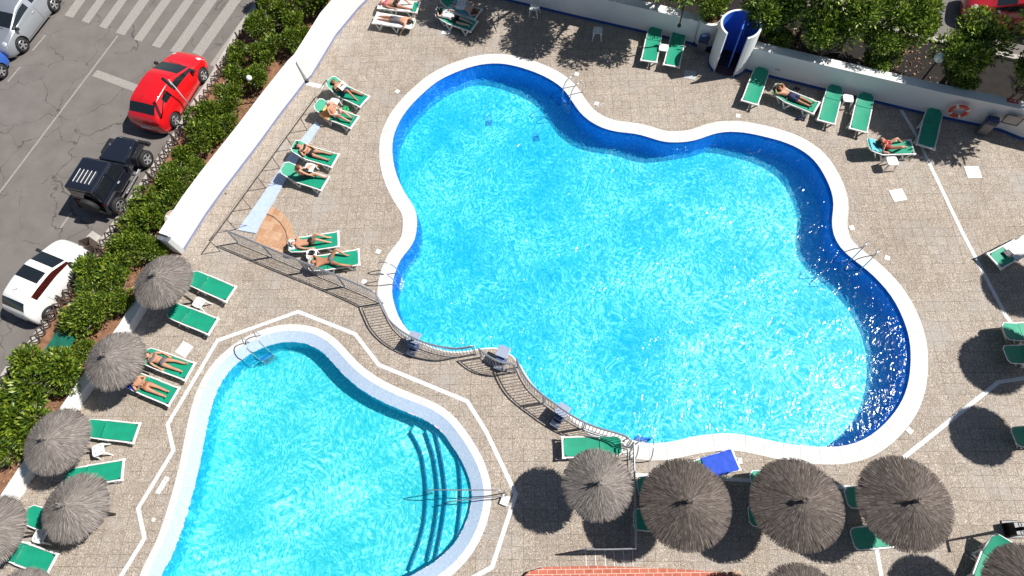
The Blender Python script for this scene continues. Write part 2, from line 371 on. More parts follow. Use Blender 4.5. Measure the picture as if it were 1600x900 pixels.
# ------------------------------------------------------------------ pools, deck, ground
big_px = [(800,102),(825,109),(850,119),(872,132),(884,143),(895,160),(905,175),(920,189),(940,200),(965,207),(990,208),(1012,214),(1032,221),(1050,223),(1075,222),(1095,217),(1112,210),(1132,206),(1162,207),(1200,215),(1228,223),(1250,233),(1272,250),(1287,272),(1299,298),(1303,320),(1299,345),(1302,367),(1312,387),(1332,405),(1355,422),(1372,438),(1386,453),(1400,474),(1412,500),(1421,530),(1423,562),(1420,595),(1410,625),(1392,652),(1372,672),(1350,687),(1325,696),(1295,699),(1262,697),(1225,693),(1195,686),(1150,677),(1125,677),(1087,681),(1050,690),(1017,693),(987,690),(972,679),(953,675),(930,669),(907,660),(887,645),(869,632),(851,619),(833,603),(822,587),(815,570),(804,554),(789,543),(771,540),(757,543),(740,547),(715,550),(695,548),(673,542),(655,531),(638,518),(627,505),(619,485),(613,465),(612,447),(615,432),(620,415),(632,397),(645,383),(651,365),(652,342),(649,325),(637,309),(629,295),(620,275),(614,250),(613,225),(616,208),(625,188),(640,167),(662,145),(687,125),(720,110),(750,101),(780,99)]
bigL = catmull([G(*p) for p in big_px]); n = len(bigL)
for _ in range(2): bigL = [(bigL[i - 1] + bigL[i] * 2 + bigL[(i + 1) % n]) / 4 for i in range(n)]
# coping is broad, but narrow along the railing
nA = min(range(n), key=lambda i: (bigL[i] - G(990, 691)).length); nB = min(range(n), key=lambda i: (bigL[i] - G(612, 462)).length)
def cw(i):
    def sm(d, L=8): return max(0, min(1, d / L))
    if nA <= i <= nB: t = min(sm(i - nA), sm(nB - i)); return .6 - .54 * t
    return .6
big_out = offset_loop(bigL, cw)
small_px = [(217,900),(240,857),(257,810),(272,760),(282,720),(290,678),(299,637),(310,605),(327,575),(350,550),(375,531),(400,519),(425,510),(452,506),(480,508),(500,514),(520,525),(540,545),(560,567),(587,588),(620,605),(650,617),(682,630),(707,647),(727,672),(747,702),(762,735),(769,770),(766,800),(757,830),(742,860),(722,885),(690,912),(640,940),(590,975),(500,1010),(400,1030),(300,1010),(220,970)]
so_ = catmull([G(*p) for p in small_px]); n2_ = len(so_)
for _ in range(2): so_ = [(so_[i - 1] + so_[i] * 2 + so_[(i + 1) % n2_]) / 4 for i in range(n2_)]
s_mid = offset_loop(so_, -.27); s_in = offset_loop(so_, -.71)
WZ, FB, FS = -.10, -1.22, -.85
def st(o): return tag(o, kind='structure')
st(ring('pool_coping', bigL, .012, big_out, .012, M['coping'])); st(ring('coping_face', bigL, .012, bigL, WZ - .02, M['wall_big']))
st(ring('pool_wall', bigL, WZ - .02, offset_loop(bigL, -.02), FB, M['wall_big'])); st(sheet('pool_floor', offset_loop(bigL, -.02), [], FB, M['floor_big']))
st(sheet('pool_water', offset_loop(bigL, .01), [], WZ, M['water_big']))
gm = ring('coping_joint', offset_loop(bigL, lambda i: cw(i) * .48), .014, offset_loop(bigL, lambda i: cw(i) * .48 + .025), .014, M['drain']); st(gm)
mb = MB()
for L_a, L_b, w_ in ((bigL, big_out, .006), (so_, s_mid, .006)):
    N_ = len(L_a); acc_ = 0
    for i in range(1, N_):
        acc_ += (L_a[i] - L_a[i - 1]).length
        if acc_ > .5:
            acc_ = 0; a_, b_ = L_a[i], L_b[i]; t_ = (b_ - a_)
            if t_.length < .25: continue
            t_.normalize(); n_ = Vector((-t_.y, t_.x, 0)) * w_; mb.add([(q.x, q.y, .0155) for q in (a_ + n_, a_ - n_, b_ - n_, b_ + n_)], [(0, 1, 2, 3)])
st(mb.build('coping_slab_joints', M['joint']))
st(ring('paddling_pool_coping', s_mid, .012, so_, .012, M['coping'])); st(ring('paddling_pool_beach', s_in, WZ - .01, s_mid, .012, M['beach']))
s_fl = offset_loop(so_, -.75)
st(ring('paddling_pool_wall', s_in, WZ - .01, s_fl, FS, M['wall_small'])); st(sheet('paddling_pool_floor', s_fl, [], FS, M['floor_small']))
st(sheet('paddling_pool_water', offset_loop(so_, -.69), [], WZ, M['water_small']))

wallL_px = [(640,-60),(605,-28),(575,0),(560,15),(525,57),(510,82),(487,120),(477,130),(437,182),(405,226),(347,302),(322,337),(288,391)]
wallT_px = [(640,-60),(700,-20),(787,0),(900,27),(1010,52),(1082,70)]
low_px = [(276,410),(232,480),(210,517),(150,602),(122,644),(59,737),(31,780),(-40,890)]
wallL = [G(*p) for p in wallL_px]; wallT = [G(*p) for p in wallT_px]; lowW = [G(*p) for p in low_px]
wallR = [G(*p) for p in [(1160,110),(1200,120),(1290,142),(1370,161),(1445,179),(1520,195),(1560,204),(1592,217)]]
farR = G(1592, 217) + (G(1592, 217) - G(1200, 120)).normalized() * 12
deck_outer = [Vector((-60, -40, 0))] + [lowW[-1] + Vector((-12, -19, 0))] + lowW[::-1] + wallL[::-1][0:] + wallT[1:] + wallR + [farR, Vector((60, 0, 0)), Vector((60, -40, 0))]
deck_outer[0] = Vector((-35, -40, 0))
st(sheet('pool_deck', deck_outer, [big_out, so_], 0, M['deck']))
S = 400
st(sheet('ground', [Vector((-S, -S, 0)), Vector((S, -S, 0)), Vector((S, S, 0)), Vector((-S, S, 0))], [deck_outer], -.02, M['soil']))
# road beyond the hedge, and the one behind the trees
kerb_px = [(408,0),(372,45),(330,120),(300,165),(262,228),(232,272),(195,325),(160,375),(107,445),(75,492),(52,530),(12,575),(-30,640)]
kerb = [G(*p) for p in kerb_px]; d0 = (kerb[0] - kerb[2]).normalized(); d1 = (kerb[-1] - kerb[-3]).normalized()
kerb = [kerb[0] + d0 * 60] + kerb + [kerb[-1] + d1 * 60]
nrm = Vector((-d0.y, d0.x, 0))
st(sheet('road', kerb + [kerb[-1] + nrm * 60, kerb[0] + nrm * 60], [], -.004, M['asphalt']))
def strip(mb, pts, wd, z0, z1):
    L = []; Rr = []
    for i, p in enumerate(pts):
        a = pts[max(0, i - 1)]; b = pts[min(len(pts) - 1, i + 1)]; t = (b - a).normalized(); nn = Vector((-t.y, t.x, 0))
        L.append(p + nn * wd[0]); Rr.append(p - nn * wd[1])
    for i in range(len(pts) - 1):
        mb.add([(L[i].x, L[i].y, z0), (Rr[i].x, Rr[i].y, z0), (Rr[i + 1].x, Rr[i + 1].y, z0), (L[i + 1].x, L[i + 1].y, z0),
                (L[i].x, L[i].y, z1), (Rr[i].x, Rr[i].y, z1), (Rr[i + 1].x, Rr[i + 1].y, z1), (L[i + 1].x, L[i + 1].y, z1)],
               [(4, 5, 6, 7), (0, 3, 2, 1), (0, 4, 7, 3), (1, 2, 6, 5)] + ([(0, 1, 5, 4)] if i == 0 else []) + ([(2, 3, 7, 6)] if i == len(pts) - 2 else []))
    return L, Rr
mb = MB(); strip(mb, kerb, (.28, 0), -.01, .11); st(mb.build('kerb', M['concrete']))
gR = (G(1592, 217) - G(1200, 120)).normalized(); gN = Vector((-gR.y, gR.x, 0))
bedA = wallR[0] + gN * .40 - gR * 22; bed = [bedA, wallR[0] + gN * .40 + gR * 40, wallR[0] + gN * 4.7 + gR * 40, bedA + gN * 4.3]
st(sheet('shaded_bed', bed, [], -.012, M['shade_soil']))  # bed behind the wall, tree shade put into its colour
b0 = wallR[0] + gN * 4.6
st(sheet('back_road', [b0 - gR * 8, b0 + gR * 60, b0 + gR * 60 + gN * 25, b0 - gR * 8 + gN * 25], [], -.004, M['asphalt']))
mb = MB(); strip(mb, [b0 - gR * 8, b0 + gR * 60], (.1, .2), -.01, .11); st(mb.build('back_kerb', M['concrete']))
# painted markings
mb = MB(); z = 4.0
ends = [(403,97,455,112),(510,130,555,148),(620,165,665,182),(722,205,778,222),(835,245,885,262),(948,285,1000,302),(1062,320,1120,338),(1200,330,1260,352),(1310,405,1350,425)]
for a, b, c, d in ends:
    p = G(a / z, b / z); q = G(c / z, d / z); t = (G(a / z + 58, b / z - 81) - p).normalized() * 4.6
    mb.add([(p.x, p.y, .004), (q.x, q.y, .004), (q.x + t.x, q.y + t.y, .004), (p.x + t.x, p.y + t.y, .004)], [(0, 1, 2, 3)])
st(mb.build('crosswalk', M['road_paint']))
mb = MB()
def line(mb, a, b, wd, zz=.004):
    a = G(*a); b = G(*b); t = (b - a).normalized(); nn = Vector((-t.y, t.x, 0)) * wd / 2
    mb.add([(p.x, p.y, zz) for p in (a + nn, a - nn, b - nn, b + nn)], [(0, 1, 2, 3)])
line(mb, (184, 56), (-12, 316), .09); line(mb, (148, 114), (224, 142), .42); line(mb, (71, 55), (51, 79), .09); line(mb, (32, 104), (12, 128), .09); line(mb, (112, 332), (95, 356), .09)
st(mb.build('road_lines', M['road_paint']))

# white drain channels let into the deck
def channel(px, wd=.13, closed=False):
    mb = MB(); pts = [G(*p) for p in px]
    for i in range(len(pts) - 1):
        a, b = pts[i], pts[i + 1]; t = (b - a).normalized(); nn = Vector((-t.y, t.x, 0)) * wd / 2
        def cut(p, o):
            if o is None: return nn
            t2 = o; n3 = Vector((-t2.y, t2.x, 0)); bis = (nn.normalized() + n3).normalized(); return bis * (wd / 2 / max(.3, bis.dot(nn.normalized())))
        na = cut(a, (pts[i] - pts[i - 1]).normalized() if i > 0 else None); nb = cut(b, (pts[i + 2] - pts[i + 1]).normalized() if i < len(pts) - 2 else None)
        mb.add([(q.x, q.y, .005) for q in (a + na, a - na, b - nb, b + nb)], [(0, 1, 2, 3)])
    return st(mb.build('drain_channel', M['drain']))
channel([(180,915),(226,841),(216,794),(271,704),(262,663),(340,532),(466,487),(555,522),(592,570),(730,627),(760,675),(806,772),(769,886),(735,905)], .15)
channel([(1408,172),(1428,205),(1502,360),(1572,494),(1592,520)], .14)
channel([(1640,585),(1560,597),(1408,718)], .14)
channel([(992,742),(1162,750),(1345,763),(1368,850),(1380,915)], .13)
channel([(479,130),(505,136)], .22)

mb = MB()
for x in (915, 930, 945, 959, 974, 988): line(mb, (x, 861), (x + 1.2, 885), .028, .005)
st(mb.build('paving_joints', M['drain']))
# ------------------------------------------------------------------ white boundary walls
def wall(label, pts, h, th, skirt, skirt_h=.14):
    t = thing('boundary_wall', label, 'wall', (0, 0, 0))
    mb = MB(); strip(mb, pts, (th, 0) if True else (0, th), -.05, h); mb.build('wall_body', M['white_paint'], t)
    if skirt:
        mb = MB(); strip(mb, pts, (.004, .012), 0, skirt_h); mb.build('skirting', skirt, t)
    return t
def side(pts): return pts
wl = wallL[::-1]
# outward side: left of travel direction when going so that deck lies right
wL = wall('white boundary wall along the street hedge with pale blue skirting', wallL[::-1], 1.3, .42, M['skirt_pale'], .13)
wT = wall('white boundary wall with dark blue skirting left of the shower', wallT[1:], 1.38, .45, M['skirt_blue'])
wR = wall('white boundary wall with dark blue skirting right of the shower', wallR + [farR], 1.38, .45, M['skirt_blue'])
wS = wall('low white wall behind the left row of thatched parasols', lowW[::-1], .42, .42, None)
# stone pillar where the tall street wall ends
p = wallL[-1] * 1; t = thing('wall_pillar', 'grey slate clad pillar at the lower end of the street wall', 'pillar', p, math.atan2((wallL[-1] - wallL[-2]).y, (wallL[-1] - wallL[-2]).x))
mb = MB(); mb.box((.10, -.21, .55), (.22, .48, 1.10)); mb.build('pillar_body', M['cover_grey'], t, bevel=.02)
mb = MB(); mb.box((.10, -.21, 1.14), (.26, .52, .07)); mb.build('pillar_cap', plain('slate', (.12, .13, .15), .6, var=.3), t, bevel=.01)
# post at the joint of the street wall
p = G(480, 128); t = thing('pipe_post', 'short pale grey post at the foot of the street wall', 'post', p)
mb = MB(); mb.tube([(0, 0, .12), (0, 0, 1.32)], .05, 12); mb.build('post', M['drain'], t, True)
mb = MB(); mb.tube([(0, 0, 0), (0, 0, .14)], .085, 12); mb.build('foot', M['dark_metal'], t, True)

# ------------------------------------------------------------------ open shower tower and planter
c = (G(1104, 107) + G(1162, 111)) / 2 + gN * .42 + Vector((0, 0, 0)); ang = math.atan2(gR.y, gR.x)
t = thing('shower_cabin', 'round white outdoor shower cabin with deep blue inside and brown floor', 'shower', c, ang)
Rr_, th, hh = .88, .09, 2.3
def arc(r, a0, a1, n=26): return [(r * math.cos(a0 + (a1 - a0) * k / n), r * math.sin(a0 + (a1 - a0) * k / n)) for k in range(n + 1)]
a0, a1 = R(-90 + 32), R(270 - 32)
def arcwall(ri, ro, z0, z1, aa=a0, ab=a1):
    mb = MB(); A = arc(ri, aa, ab); B = arc(ro, aa, ab); N = len(A)
    vs = [(x, y, zz) for zz in (z0, z1) for L in (A, B) for x, y in L]
    fs = []
    for i in range(N - 1):
        fs += [(i, i + 1, 2 * N + i + 1, 2 * N + i), (N + i, 3 * N + i, 3 * N + i + 1, N + i + 1), (2 * N + i, 2 * N + i + 1, 3 * N + i + 1, 3 * N + i)]
    fs += [(0, 2 * N, 3 * N, N), (N - 1, 2 * N - 1, 4 * N - 1, 3 * N - 1)]
    mb.add(vs, fs); return mb
arcwall(Rr_ - th, Rr_, 0, hh).build('cabin_wall', M['white_paint'], t)
arcwall(Rr_ - th - .012, Rr_ - th - .002, .02, hh - .02).build('blue_lining', M['deep_blue'], t)
arcwall(Rr_ + .002, Rr_ + .014, 0, .16).build('skirting', M['skirt_blue'], t)
mb = MB(); mb.lathe([(0, .02), (Rr_ - th, .02)], 28); mb.build('shower_tray', M['shower_floor'], t)
mb = MB(); mb.box((.1, .12, 1.2), (.06, .9, 2.3)); mb.build('dividing_panel', M['deep_blue'], t)
mb = MB(); mb.tube([(.2, .45, .8), (.2, .45, 2.2), (.25, .25, 2.25)], .02, 8); mb.lathe([(.0, 0), (.07, 0), (.03, .05)], 12, (.25, .22, 2.18)); mb.build('shower_head', M['steel'], t)
c2 = G(1095, 78) + gN * .62
t = thing('round_planter', 'rounded white planter built into the wall beside the shower', 'planter', c2, ang)
def ring_mb(ri, ro, z0, z1):
    mb = MB(); mb.lathe([(ri, z0), (ro, z0), (ro, z1), (ri, z1), (ri, z1 - .25)], 28); return mb
ring_mb(.42, .56, 0, 1.42).build('planter_wall', M['white_paint'], t)
mb = MB(); mb.lathe([(.562, 0), (.574, 0), (.574, .16), (.562, .16)], 28); mb.build('skirting', M['skirt_blue'], t)
mb = MB(); mb.lathe([(0, 1.3), (.43, 1.28)], 20); mb.build('planter_soil', M['soil'], t)

# ------------------------------------------------------------------ flat things in the deck
def slab(name, px, size, label, cat, ang=None, mat='cover', hole=True, grp=None, sy=None):
    p = G(*px); t = thing(name, label, cat, p, R(ang if ang is not None else 0), grp)
    mb = MB(); mb.box((0, 0, .008), (size, sy or size, .016)); mb.build('lid', M[mat], t, bevel=.004)
    if hole:
        mb = MB(); mb.lathe([(0, .019), (.022, .019)], 10, (size * .3, 0, 0)); mb.build('finger_hole', M['black_plastic'], t)
slab('manhole_cover', (1520, 269), .58, 'white square access cover nearest the life ring wall', 'cover', -7)
slab('manhole_cover', (1403, 305), .56, 'white square access cover between pool and slanting drain', 'cover', 3)
slab('manhole_cover', (288, 546), .52, 'white square access cover beside the sunbathing couple', 'cover', -35, hole=False)
slab('manhole_cover', (1078, 117), .52, 'grey square access cover in front of the shower', 'cover', -22, 'cover_grey', False)
lids = [((901,116),'small white skimmer lid by the top ladder',-22),((932,162),'small white skimmer lid right of the top ladder',-25),((1153,181),'small white skimmer lid under the upper coping bulge',-20),
        ((1331,356),'small white skimmer lid at the right pinch of the pool',3),((1386,403),'small white skimmer lid right of the right ladder',-30),((1421,673),'small white skimmer lid by the lower right curve',35),
        ((1048,719),'small white skimmer lid above the big parasol',-5),((1149,721),'small white skimmer lid beside the blue towel',-5),((621,143),'small white skimmer lid by the upper left curve',-40),
        ((591,393),'small white skimmer lid beside the tanned man on a lounger',-27),((569,440),'small white skimmer lid left of the left ladder',-27),((240,812),'tiny white lid below the long one by the paddling pool',55)]
for p, lb, a in lids: slab('skimmer_lid', p, .2 if 'tiny' not in lb else .12, lb, 'cover', a, hole=False, grp='skimmer lids round the pools')
slab('long_cover', (254, 758), .62, 'long narrow white cover by the paddling pool edge', 'cover', 60, hole=True, sy=.18)
slab('long_cover', (1150, 720), .42, 'white rectangular cover beside the blue towel', 'cover', -7, hole=False, sy=.2)
slab('ceramic_tile', (697, 51), .45, 'loose pale mat under the lounger near the top', 'mat', -20, hole=False, sy=.25)
# terracotta foot rinse and pale blue channel
px = [(398,380),(407,355),(416,330),(424,323),(440,331),(455,350),(460,370),(456,388),(444,397)]
mb = MB(); mb.prism([tuple(G(*p)[:2]) for p in px][::-1], 0, .02); o = mb.build('foot_rinse', M['terracotta']); tag(o, 'fan shaped terracotta tiled foot rinse beside the railing', 'foot bath')
mb = MB(); mb.tube([G(x, y, .026) for x, y in [(414,333),(428,339),(438,348),(446,360),(449,372),(447,390)]], .02, 5); o2 = mb.build('rinse_joint', M['pipe_brown'], o)
px = [(494,190),(501,197),(482,225),(442,290),(400,365),(372,360),(400,321),(447,252),(466,225)]
mb = MB(); mb.prism([tuple(G(*p)[:2]) for p in px][::-1], 0, .05); o = mb.build('rinse_channel', plain('rinse_blue', (.44, .53, .72), .5, var=.1)); tag(o, 'tapered pale blue rinse channel behind the loungers', 'channel')
# brick edged terrace at the bottom
px = [(815,905),(826,893),(850,886),(930,884),(1040,888),(1118,893),(1140,899),(1140,960),(815,960)]
mb = MB(); mb.prism([tuple(G(*p)[:2]) for p in px][::-1], 0, .18); o = mb.build('brick_step', M['brick'], bevel=.01); tag(o, 'red brick tiled step at the bottom edge', 'step')
mb = MB(); mb.prism([tuple(G(*p)[:2]) for p in [(1143,893),(1157,894),(1157,960),(1143,960)]][::-1], 0, .15); o = mb.build('edge_block', M['terracotta']); tag(o, 'orange block at the right end of the brick step', 'block')
# pool steps of the paddling pool: curved treads, each with a dark blue nosing
arcs = [[(642,675),(658,705),(665,740),(667,775),(664,815),(655,850),(640,890)],[(666,675),(678,712),(684,750),(685,782),(680,825),(669,875)],[(681,675),(690,715),(696,755),(697,780),(691,825),(681,875)],[(704,690),(716,717),(720,750),(720.5,787),(716,830),(710,857)]]
zs = [FS + .16, FS + .32, FS + .47, FS + .60]
inner = s_in
for k, (A, zz) in enumerate(zip(arcs, zs)):
    L = catmull([G(x, y, zz) for x, y in A], closed=False, step=.15)
    # tread runs from the nosing out to the wall
    nI = len(inner); a = min(range(nI), key=lambda i: (Vector((inner[i].x, inner[i].y, zz)) - L[0]).length); b = min(range(nI), key=lambda i: (Vector((inner[i].x, inner[i].y, zz)) - L[-1]).length)
    up_ = (b - a) % nI; dn = (a - b) % nI; seg = [inner[(a + k_) % nI] for k_ in range(up_ + 1)] if up_ < dn else [inner[(a - k_) % nI] for k_ in range(dn + 1)]
    def rs(Q, N_=30): return [Q[min(len(Q) - 1, round(k_ * (len(Q) - 1) / N_))] for k_ in range(N_ + 1)]
    L2, S2 = [L[0].lerp(L[0], 0)] + rs(L)[1:], rs(seg)
    m_ = MB(); N_ = len(L2); m_.add([(p.x, p.y, zz) for p in L2] + [(p.x, p.y, zz) for p in S2] + [(p.x, p.y, FS - .02) for p in L2], [(i, i + 1, N_ + i + 1, N_ + i) for i in range(N_ - 1)] + [(i, i + 1, 2 * N_ + i + 1, 2 * N_ + i) for i in range(N_ - 1)])
    o = m_.build('pool_step', M['floor_small']); st(o)
    mb = MB(); mb.tube([p + Vector((0, 0, .004)) for p in L], .035, 6); st(mb.build('step_nosing', M['step_edge']))
for x, y in [(764, 193), (838, 217)]:
    t = thing('floor_drain', 'small dark drain grate on the pool floor, %s' % ('the left one' if x < 800 else 'the right one'), 'drain', G(x, y, FB), 0, 'drains on the pool floor')
    mb = MB(); mb.box((0, 0, .02), (.3, .3, .03)); mb.build('grate', M['step_edge'], t)

# ------------------------------------------------------------------ sun loungers
HS = 1.08                                       # the deck grid is measured a touch large; furniture and people follow it
Z0 = .33
def S3(s, y, off, a):
    """point along the lounger: s = distance from the backrest hinge (+ towards the head), off = height over the sling"""
    if s <= 0: return Vector((.25 + s, y, Z0 + off))
    return Vector((.25 + s * math.cos(a) - off * math.sin(a), y, Z0 + s * math.sin(a) + off * math.cos(a)))
def make_lounger(a, label):
    t = thing('sun_lounger', label, 'sun lounger')
    mb = MB(); W = .325
    for y in (-W, W):
        mb.beam((-.93, y, Z0), (.27, y, Z0), .05, .055)
    mb.beam((-.95, -W - .02, Z0), (-.95, W + .02, Z0), .07, .05); mb.beam((.10, -W, Z0 - .02), (.10, W, Z0 - .02), .04, .04); mb.beam((-.45, -W, Z0 - .04), (-.45, W, Z0 - .04), .04, .03)
    for y in (-W - .01, W + .01): mb.box((-.93, y, Z0), (.13, .07, .075)); mb.box((-.40, y, Z0), (.30, .03, .075))
    mb.build('frame', M['white_plastic'], t, bevel=.012)
    mb = MB()
    P = [S3(.02, W - .01, 0, a), S3(.30, W - .01, 0, a), S3(.60, W - .03, 0, a), S3(.70, W - .12, 0, a)]
    Q = [Vector((p.x, -p.y, p.z)) for p in P]
    mb.tube(P + Q[::-1], .023, 6)
    if a > .12:
        for y in (-W + .03, W - .03): mb.beam(S3(.42, y, 0, a), Vector((.42, y, .12)), .03, .03)
        mb.beam((.42, -W, .12), (.42, W, .12), .03, .03)
    else:
        for y in (-W + .02, W - .02): mb.beam((.25, y, Z0 - .05), (.62, y, Z0 - .02), .03, .03)
    mb.build('back_frame', M['white_plastic'], t, True)
    def sl(s0, s1, c0, c1, name):
        mb = MB(); nx, ny = 10, 6; vs = []; hw = W - .035
        for i in range(nx + 1):
            s = s0 + (s1 - s0) * i / nx; d0 = (s - s0) / .10; d1 = (s1 - s) / .13
            h = hw - (max(0, 1 - d0) * .06 if c0 else 0) - (max(0, 1 - d1) * .12 if c1 else 0)
            for j in range(ny + 1):
                y = h * (2 * j / ny - 1); sag = .022 * (1 - (2 * j / ny - 1) ** 2) * math.sin(math.pi * i / nx) ** .5 if 0 < i < nx else 0
                vs.append(S3(s, y, .032 - sag, a if s1 > .1 else 0))
        N = len(vs); vs += [v - Vector((0, 0, .012)) for v in vs]; fs = []
        for i in range(nx):
            for j in range(ny):
                q = i * (ny + 1) + j; fs += [(q, q + 1, q + ny + 2, q + ny + 1), (N + q, N + q + ny + 1, N + q + ny + 2, N + q + 1)]
        mb.add(vs, fs); return mb.build(name, M['green_sling'], t, True)
    sl(-1.17, -.01, True, False, 'seat_sling'); sl(.015, .70, False, True, 'back_sling')
    for x in (-.66, .16):
        for y in (-W, W):
            mb = MB(); sg = 1 if y > 0 else -1
            mb.beam((x - .16, y, Z0 - .02), (x, y + sg * .02, .02), .035, .06); mb.beam((x + .16, y, Z0 - .02), (x, y + sg * .02, .02), .035, .06); mb.box((x, y + sg * .02, .015), (.12, .05, .03))
            mb.build('leg', M['white_plastic'], t)
    return t
protos = {}
LG = 'green and white sun loungers round the pools'
LG_items = {}
def lounger(key, head, foot, a=0.0, label=''):
    h = G(*head, .36); f = G(*foot, .36); c = (h + f) / 2; d = h - f
    k = round(a, 2)
    if k not in protos: protos[k] = make_lounger(a, label); o = protos[k]
    else: o = copy_tree(protos[k])
    c.z = 0; o.location = c; o.rotation_euler = (0, 0, math.atan2(d.y, d.x)); o.scale = (HS,) * 3; tag(o, label, 'sun lounger', LG)
    LG_items[key] = (c, math.atan2(d.y, d.x), a); return o
UP = .62
L_ = [
 ('A', (648,38),(585,28), 0, 'lounger under a white towel with a man in grey trunks lying face down'),
 ('B', (590,6),(655,12), 0, 'topmost lounger at the upper left with the sunbather in pink'),
 ('C', (686,2),(752,24), .5, 'lounger with the red haired sunbather in white shorts'),
 ('D', (682,22),(742,42), .3, 'lounger of the dark haired person in a dark shirt reading face down'),
 ('E', (513,132),(572,160), UP, 'raised lounger of the man reading a magazine by the pipe rail'),
 ('F', (494,168),(556,192), UP, 'raised lounger draped with an orange towel and a grey haired person'),
 ('G', (458,232),(526,252), .5, 'raised lounger of the woman in a black bikini by the pipe rail'),
 ('H', (442,266),(510,288), .5, 'raised lounger with a person sitting sideways, foot on the deck'),
 ('I', (454,385),(527,374), .12, 'lounger of the sunbather with bent knees beside the terracotta foot rinse'),
 ('J', (484,414),(560,402), .12, 'lounger against the railing with the most tanned man'),
 ('K', (292,430),(366,462), 0, 'upper of the two empty loungers by the highest left parasol'),
 ('L', (262,482),(338,512), 0, 'lower of the two empty loungers by the highest left parasol'),
 ('M', (224,554),(300,582), .12, 'upper lounger of the sunbathing couple by the left wall'),
 ('N', (198,590),(276,622), .12, 'lower lounger of the sunbathing couple by the left wall'),
 ('O', (132,668),(214,677), 0, 'empty lounger above the white table near the third left parasol'),
 ('P', (104,748),(191,734), 0, 'empty lounger below the white table near the third left parasol'),
 ('Q', (36,800),(122,833), 0, 'lounger mostly hidden in the gap between the two lowest left parasols'),
 ('R', (0,853),(84,884), 0, 'empty lounger at the lower left corner of the deck'),
 ('S', (1025,42),(1013,99), .1, 'left one of the empty pair of loungers left of the shower'),
 ('T', (1062,48),(1048,107), .1, 'right one of the empty pair of loungers left of the shower'),
 ('U', (1192,105),(1170,164), .1, 'single empty lounger just right of the shower'),
 ('V', (1209,142),(1272,168), .25, 'lounger of the person in dark trunks right of the shower'),
 ('W', (1306,133),(1290,194), .1, 'left one of the empty pair of loungers on the upper right'),
 ('X', (1354,145),(1340,207), .1, 'right one of the empty pair of loungers on the upper right'),
 ('Y', (1461,168),(1445,234), .1, 'rightmost empty lounger, below the life ring'),
 ('Z', (1353,232),(1420,230), .45, 'lounger of the curled up sunbather at the upper end of the slanting drain'),
 ('a', (1622,372),(1550,410), .1, 'lounger with the white and black towel at the right edge'),
 ('b', (1572,520),(1640,516), .3, 'upper one of two loungers at the right edge in parasol shade'),
 ('c', (1572,556),(1645,550), .3, 'lower one of two loungers at the right edge in parasol shade'),
 ('d', (1586,684),(1660,676), .3, 'lounger cut by the right edge below the pair in shade'),
 ('e', (966,697),(884,699), .1, 'lounger between the curved railing and the shaggy parasol'),
 ('f', (1002,762),(1080,756), .3, 'upper lounger under the leftmost big parasol of the bottom row'),
 ('g', (996,812),(1076,816), .3, 'lower lounger under the leftmost big parasol of the bottom row'),
 ('h', (1070,742),(1141,720), .1, 'lounger with the blue towel beside the bottom curve of the pool'),
 ('i', (1178,752),(1256,748), .3, 'upper lounger under the middle big parasol of the bottom row'),
 ('j', (1176,806),(1254,808), .3, 'lower lounger under the middle big parasol of the bottom row'),
 ('k', (1326,778),(1404,774), .3, 'upper lounger under the rightmost big parasol of the bottom row'),
 ('l', (1336,842),(1414,834), .3, 'lower lounger under the rightmost big parasol of the bottom row'),
 ('m', (1560,848),(1532,922), .3, 'lounger half in the sun at the bottom right corner'),
]
for k, h, f, a, lb in L_: lounger(k, h, f, a, lb)

# ------------------------------------------------------------------ stools / side tables
def make_table():
    t = thing('side_table', '', 'side table')
    mb = MB(); n = 28; P = []
    for k in range(n):
        a = 2 * math.pi * k / n; c_, s_ = math.cos(a), math.sin(a); r = .2 * (abs(c_) ** 5 + abs(s_) ** 5) ** (-1 / 5); P.append((r * c_, r * s_))
    mb.prism(P, .425, .45); mb.build('table_top', M['white_plastic'], t, bevel=.006)
    mb = MB()
    for x in (-.1, .1):
        for y in (-.1, .1): mb.lathe([(0, .4525), (.022, .4525)], 8, (x, y, 0))
    mb.build('drain_holes', M['cloth_grey'], t)
    for sx in (-1, 1):
        for sy in (-1, 1):
            mb = MB(); mb.tube([(sx * .15, sy * .15, .43), (sx * .17, sy * .17, .2), (sx * .21, sy * .21, 0)], [.04, .03, .02], 6); mb.build('leg', M['white_plastic'], t)
    return t
T0 = None
def table(px, label, rz=0):
    global T0
    o = copy_tree(T0) if T0 else make_table(); T0 = T0 or o
    p = G(*px, .45); p.z = 0; o.location = p; o.rotation_euler = (0, 0, R(rz)); o.scale = (HS,) * 3; tag(o, label, 'side table', 'small white plastic tables'); return o
table((835, 12), 'white stool standing alone at the top wall, left of the other', -25); table((934, 48), 'white stool alone in the leafy shade at the top', -15)
table((1037, 75), 'white table between the empty pair of loungers left of the shower', -20); table((1325, 154), 'white table between the empty pair of loungers on the upper right', -15)
table((1394, 252), 'white table below the curled up sunbather', -5); table((522, 160), 'white table between the magazine reader and the orange towel', -25)
table((484, 262), 'white table between the two raised loungers by the pipe rail', -20); table((487, 397), 'white table between the two loungers nearest the railing', 0)
table((311, 473), 'white table between the empty pair at the highest left parasol', -30); table((154, 703), 'white table by the third left parasol', 15); table((62, 838), 'white table half hidden by the lowest left parasols', -20)
table((722, 2), 'white table cut by the top edge beside the red haired sunbather', -20)

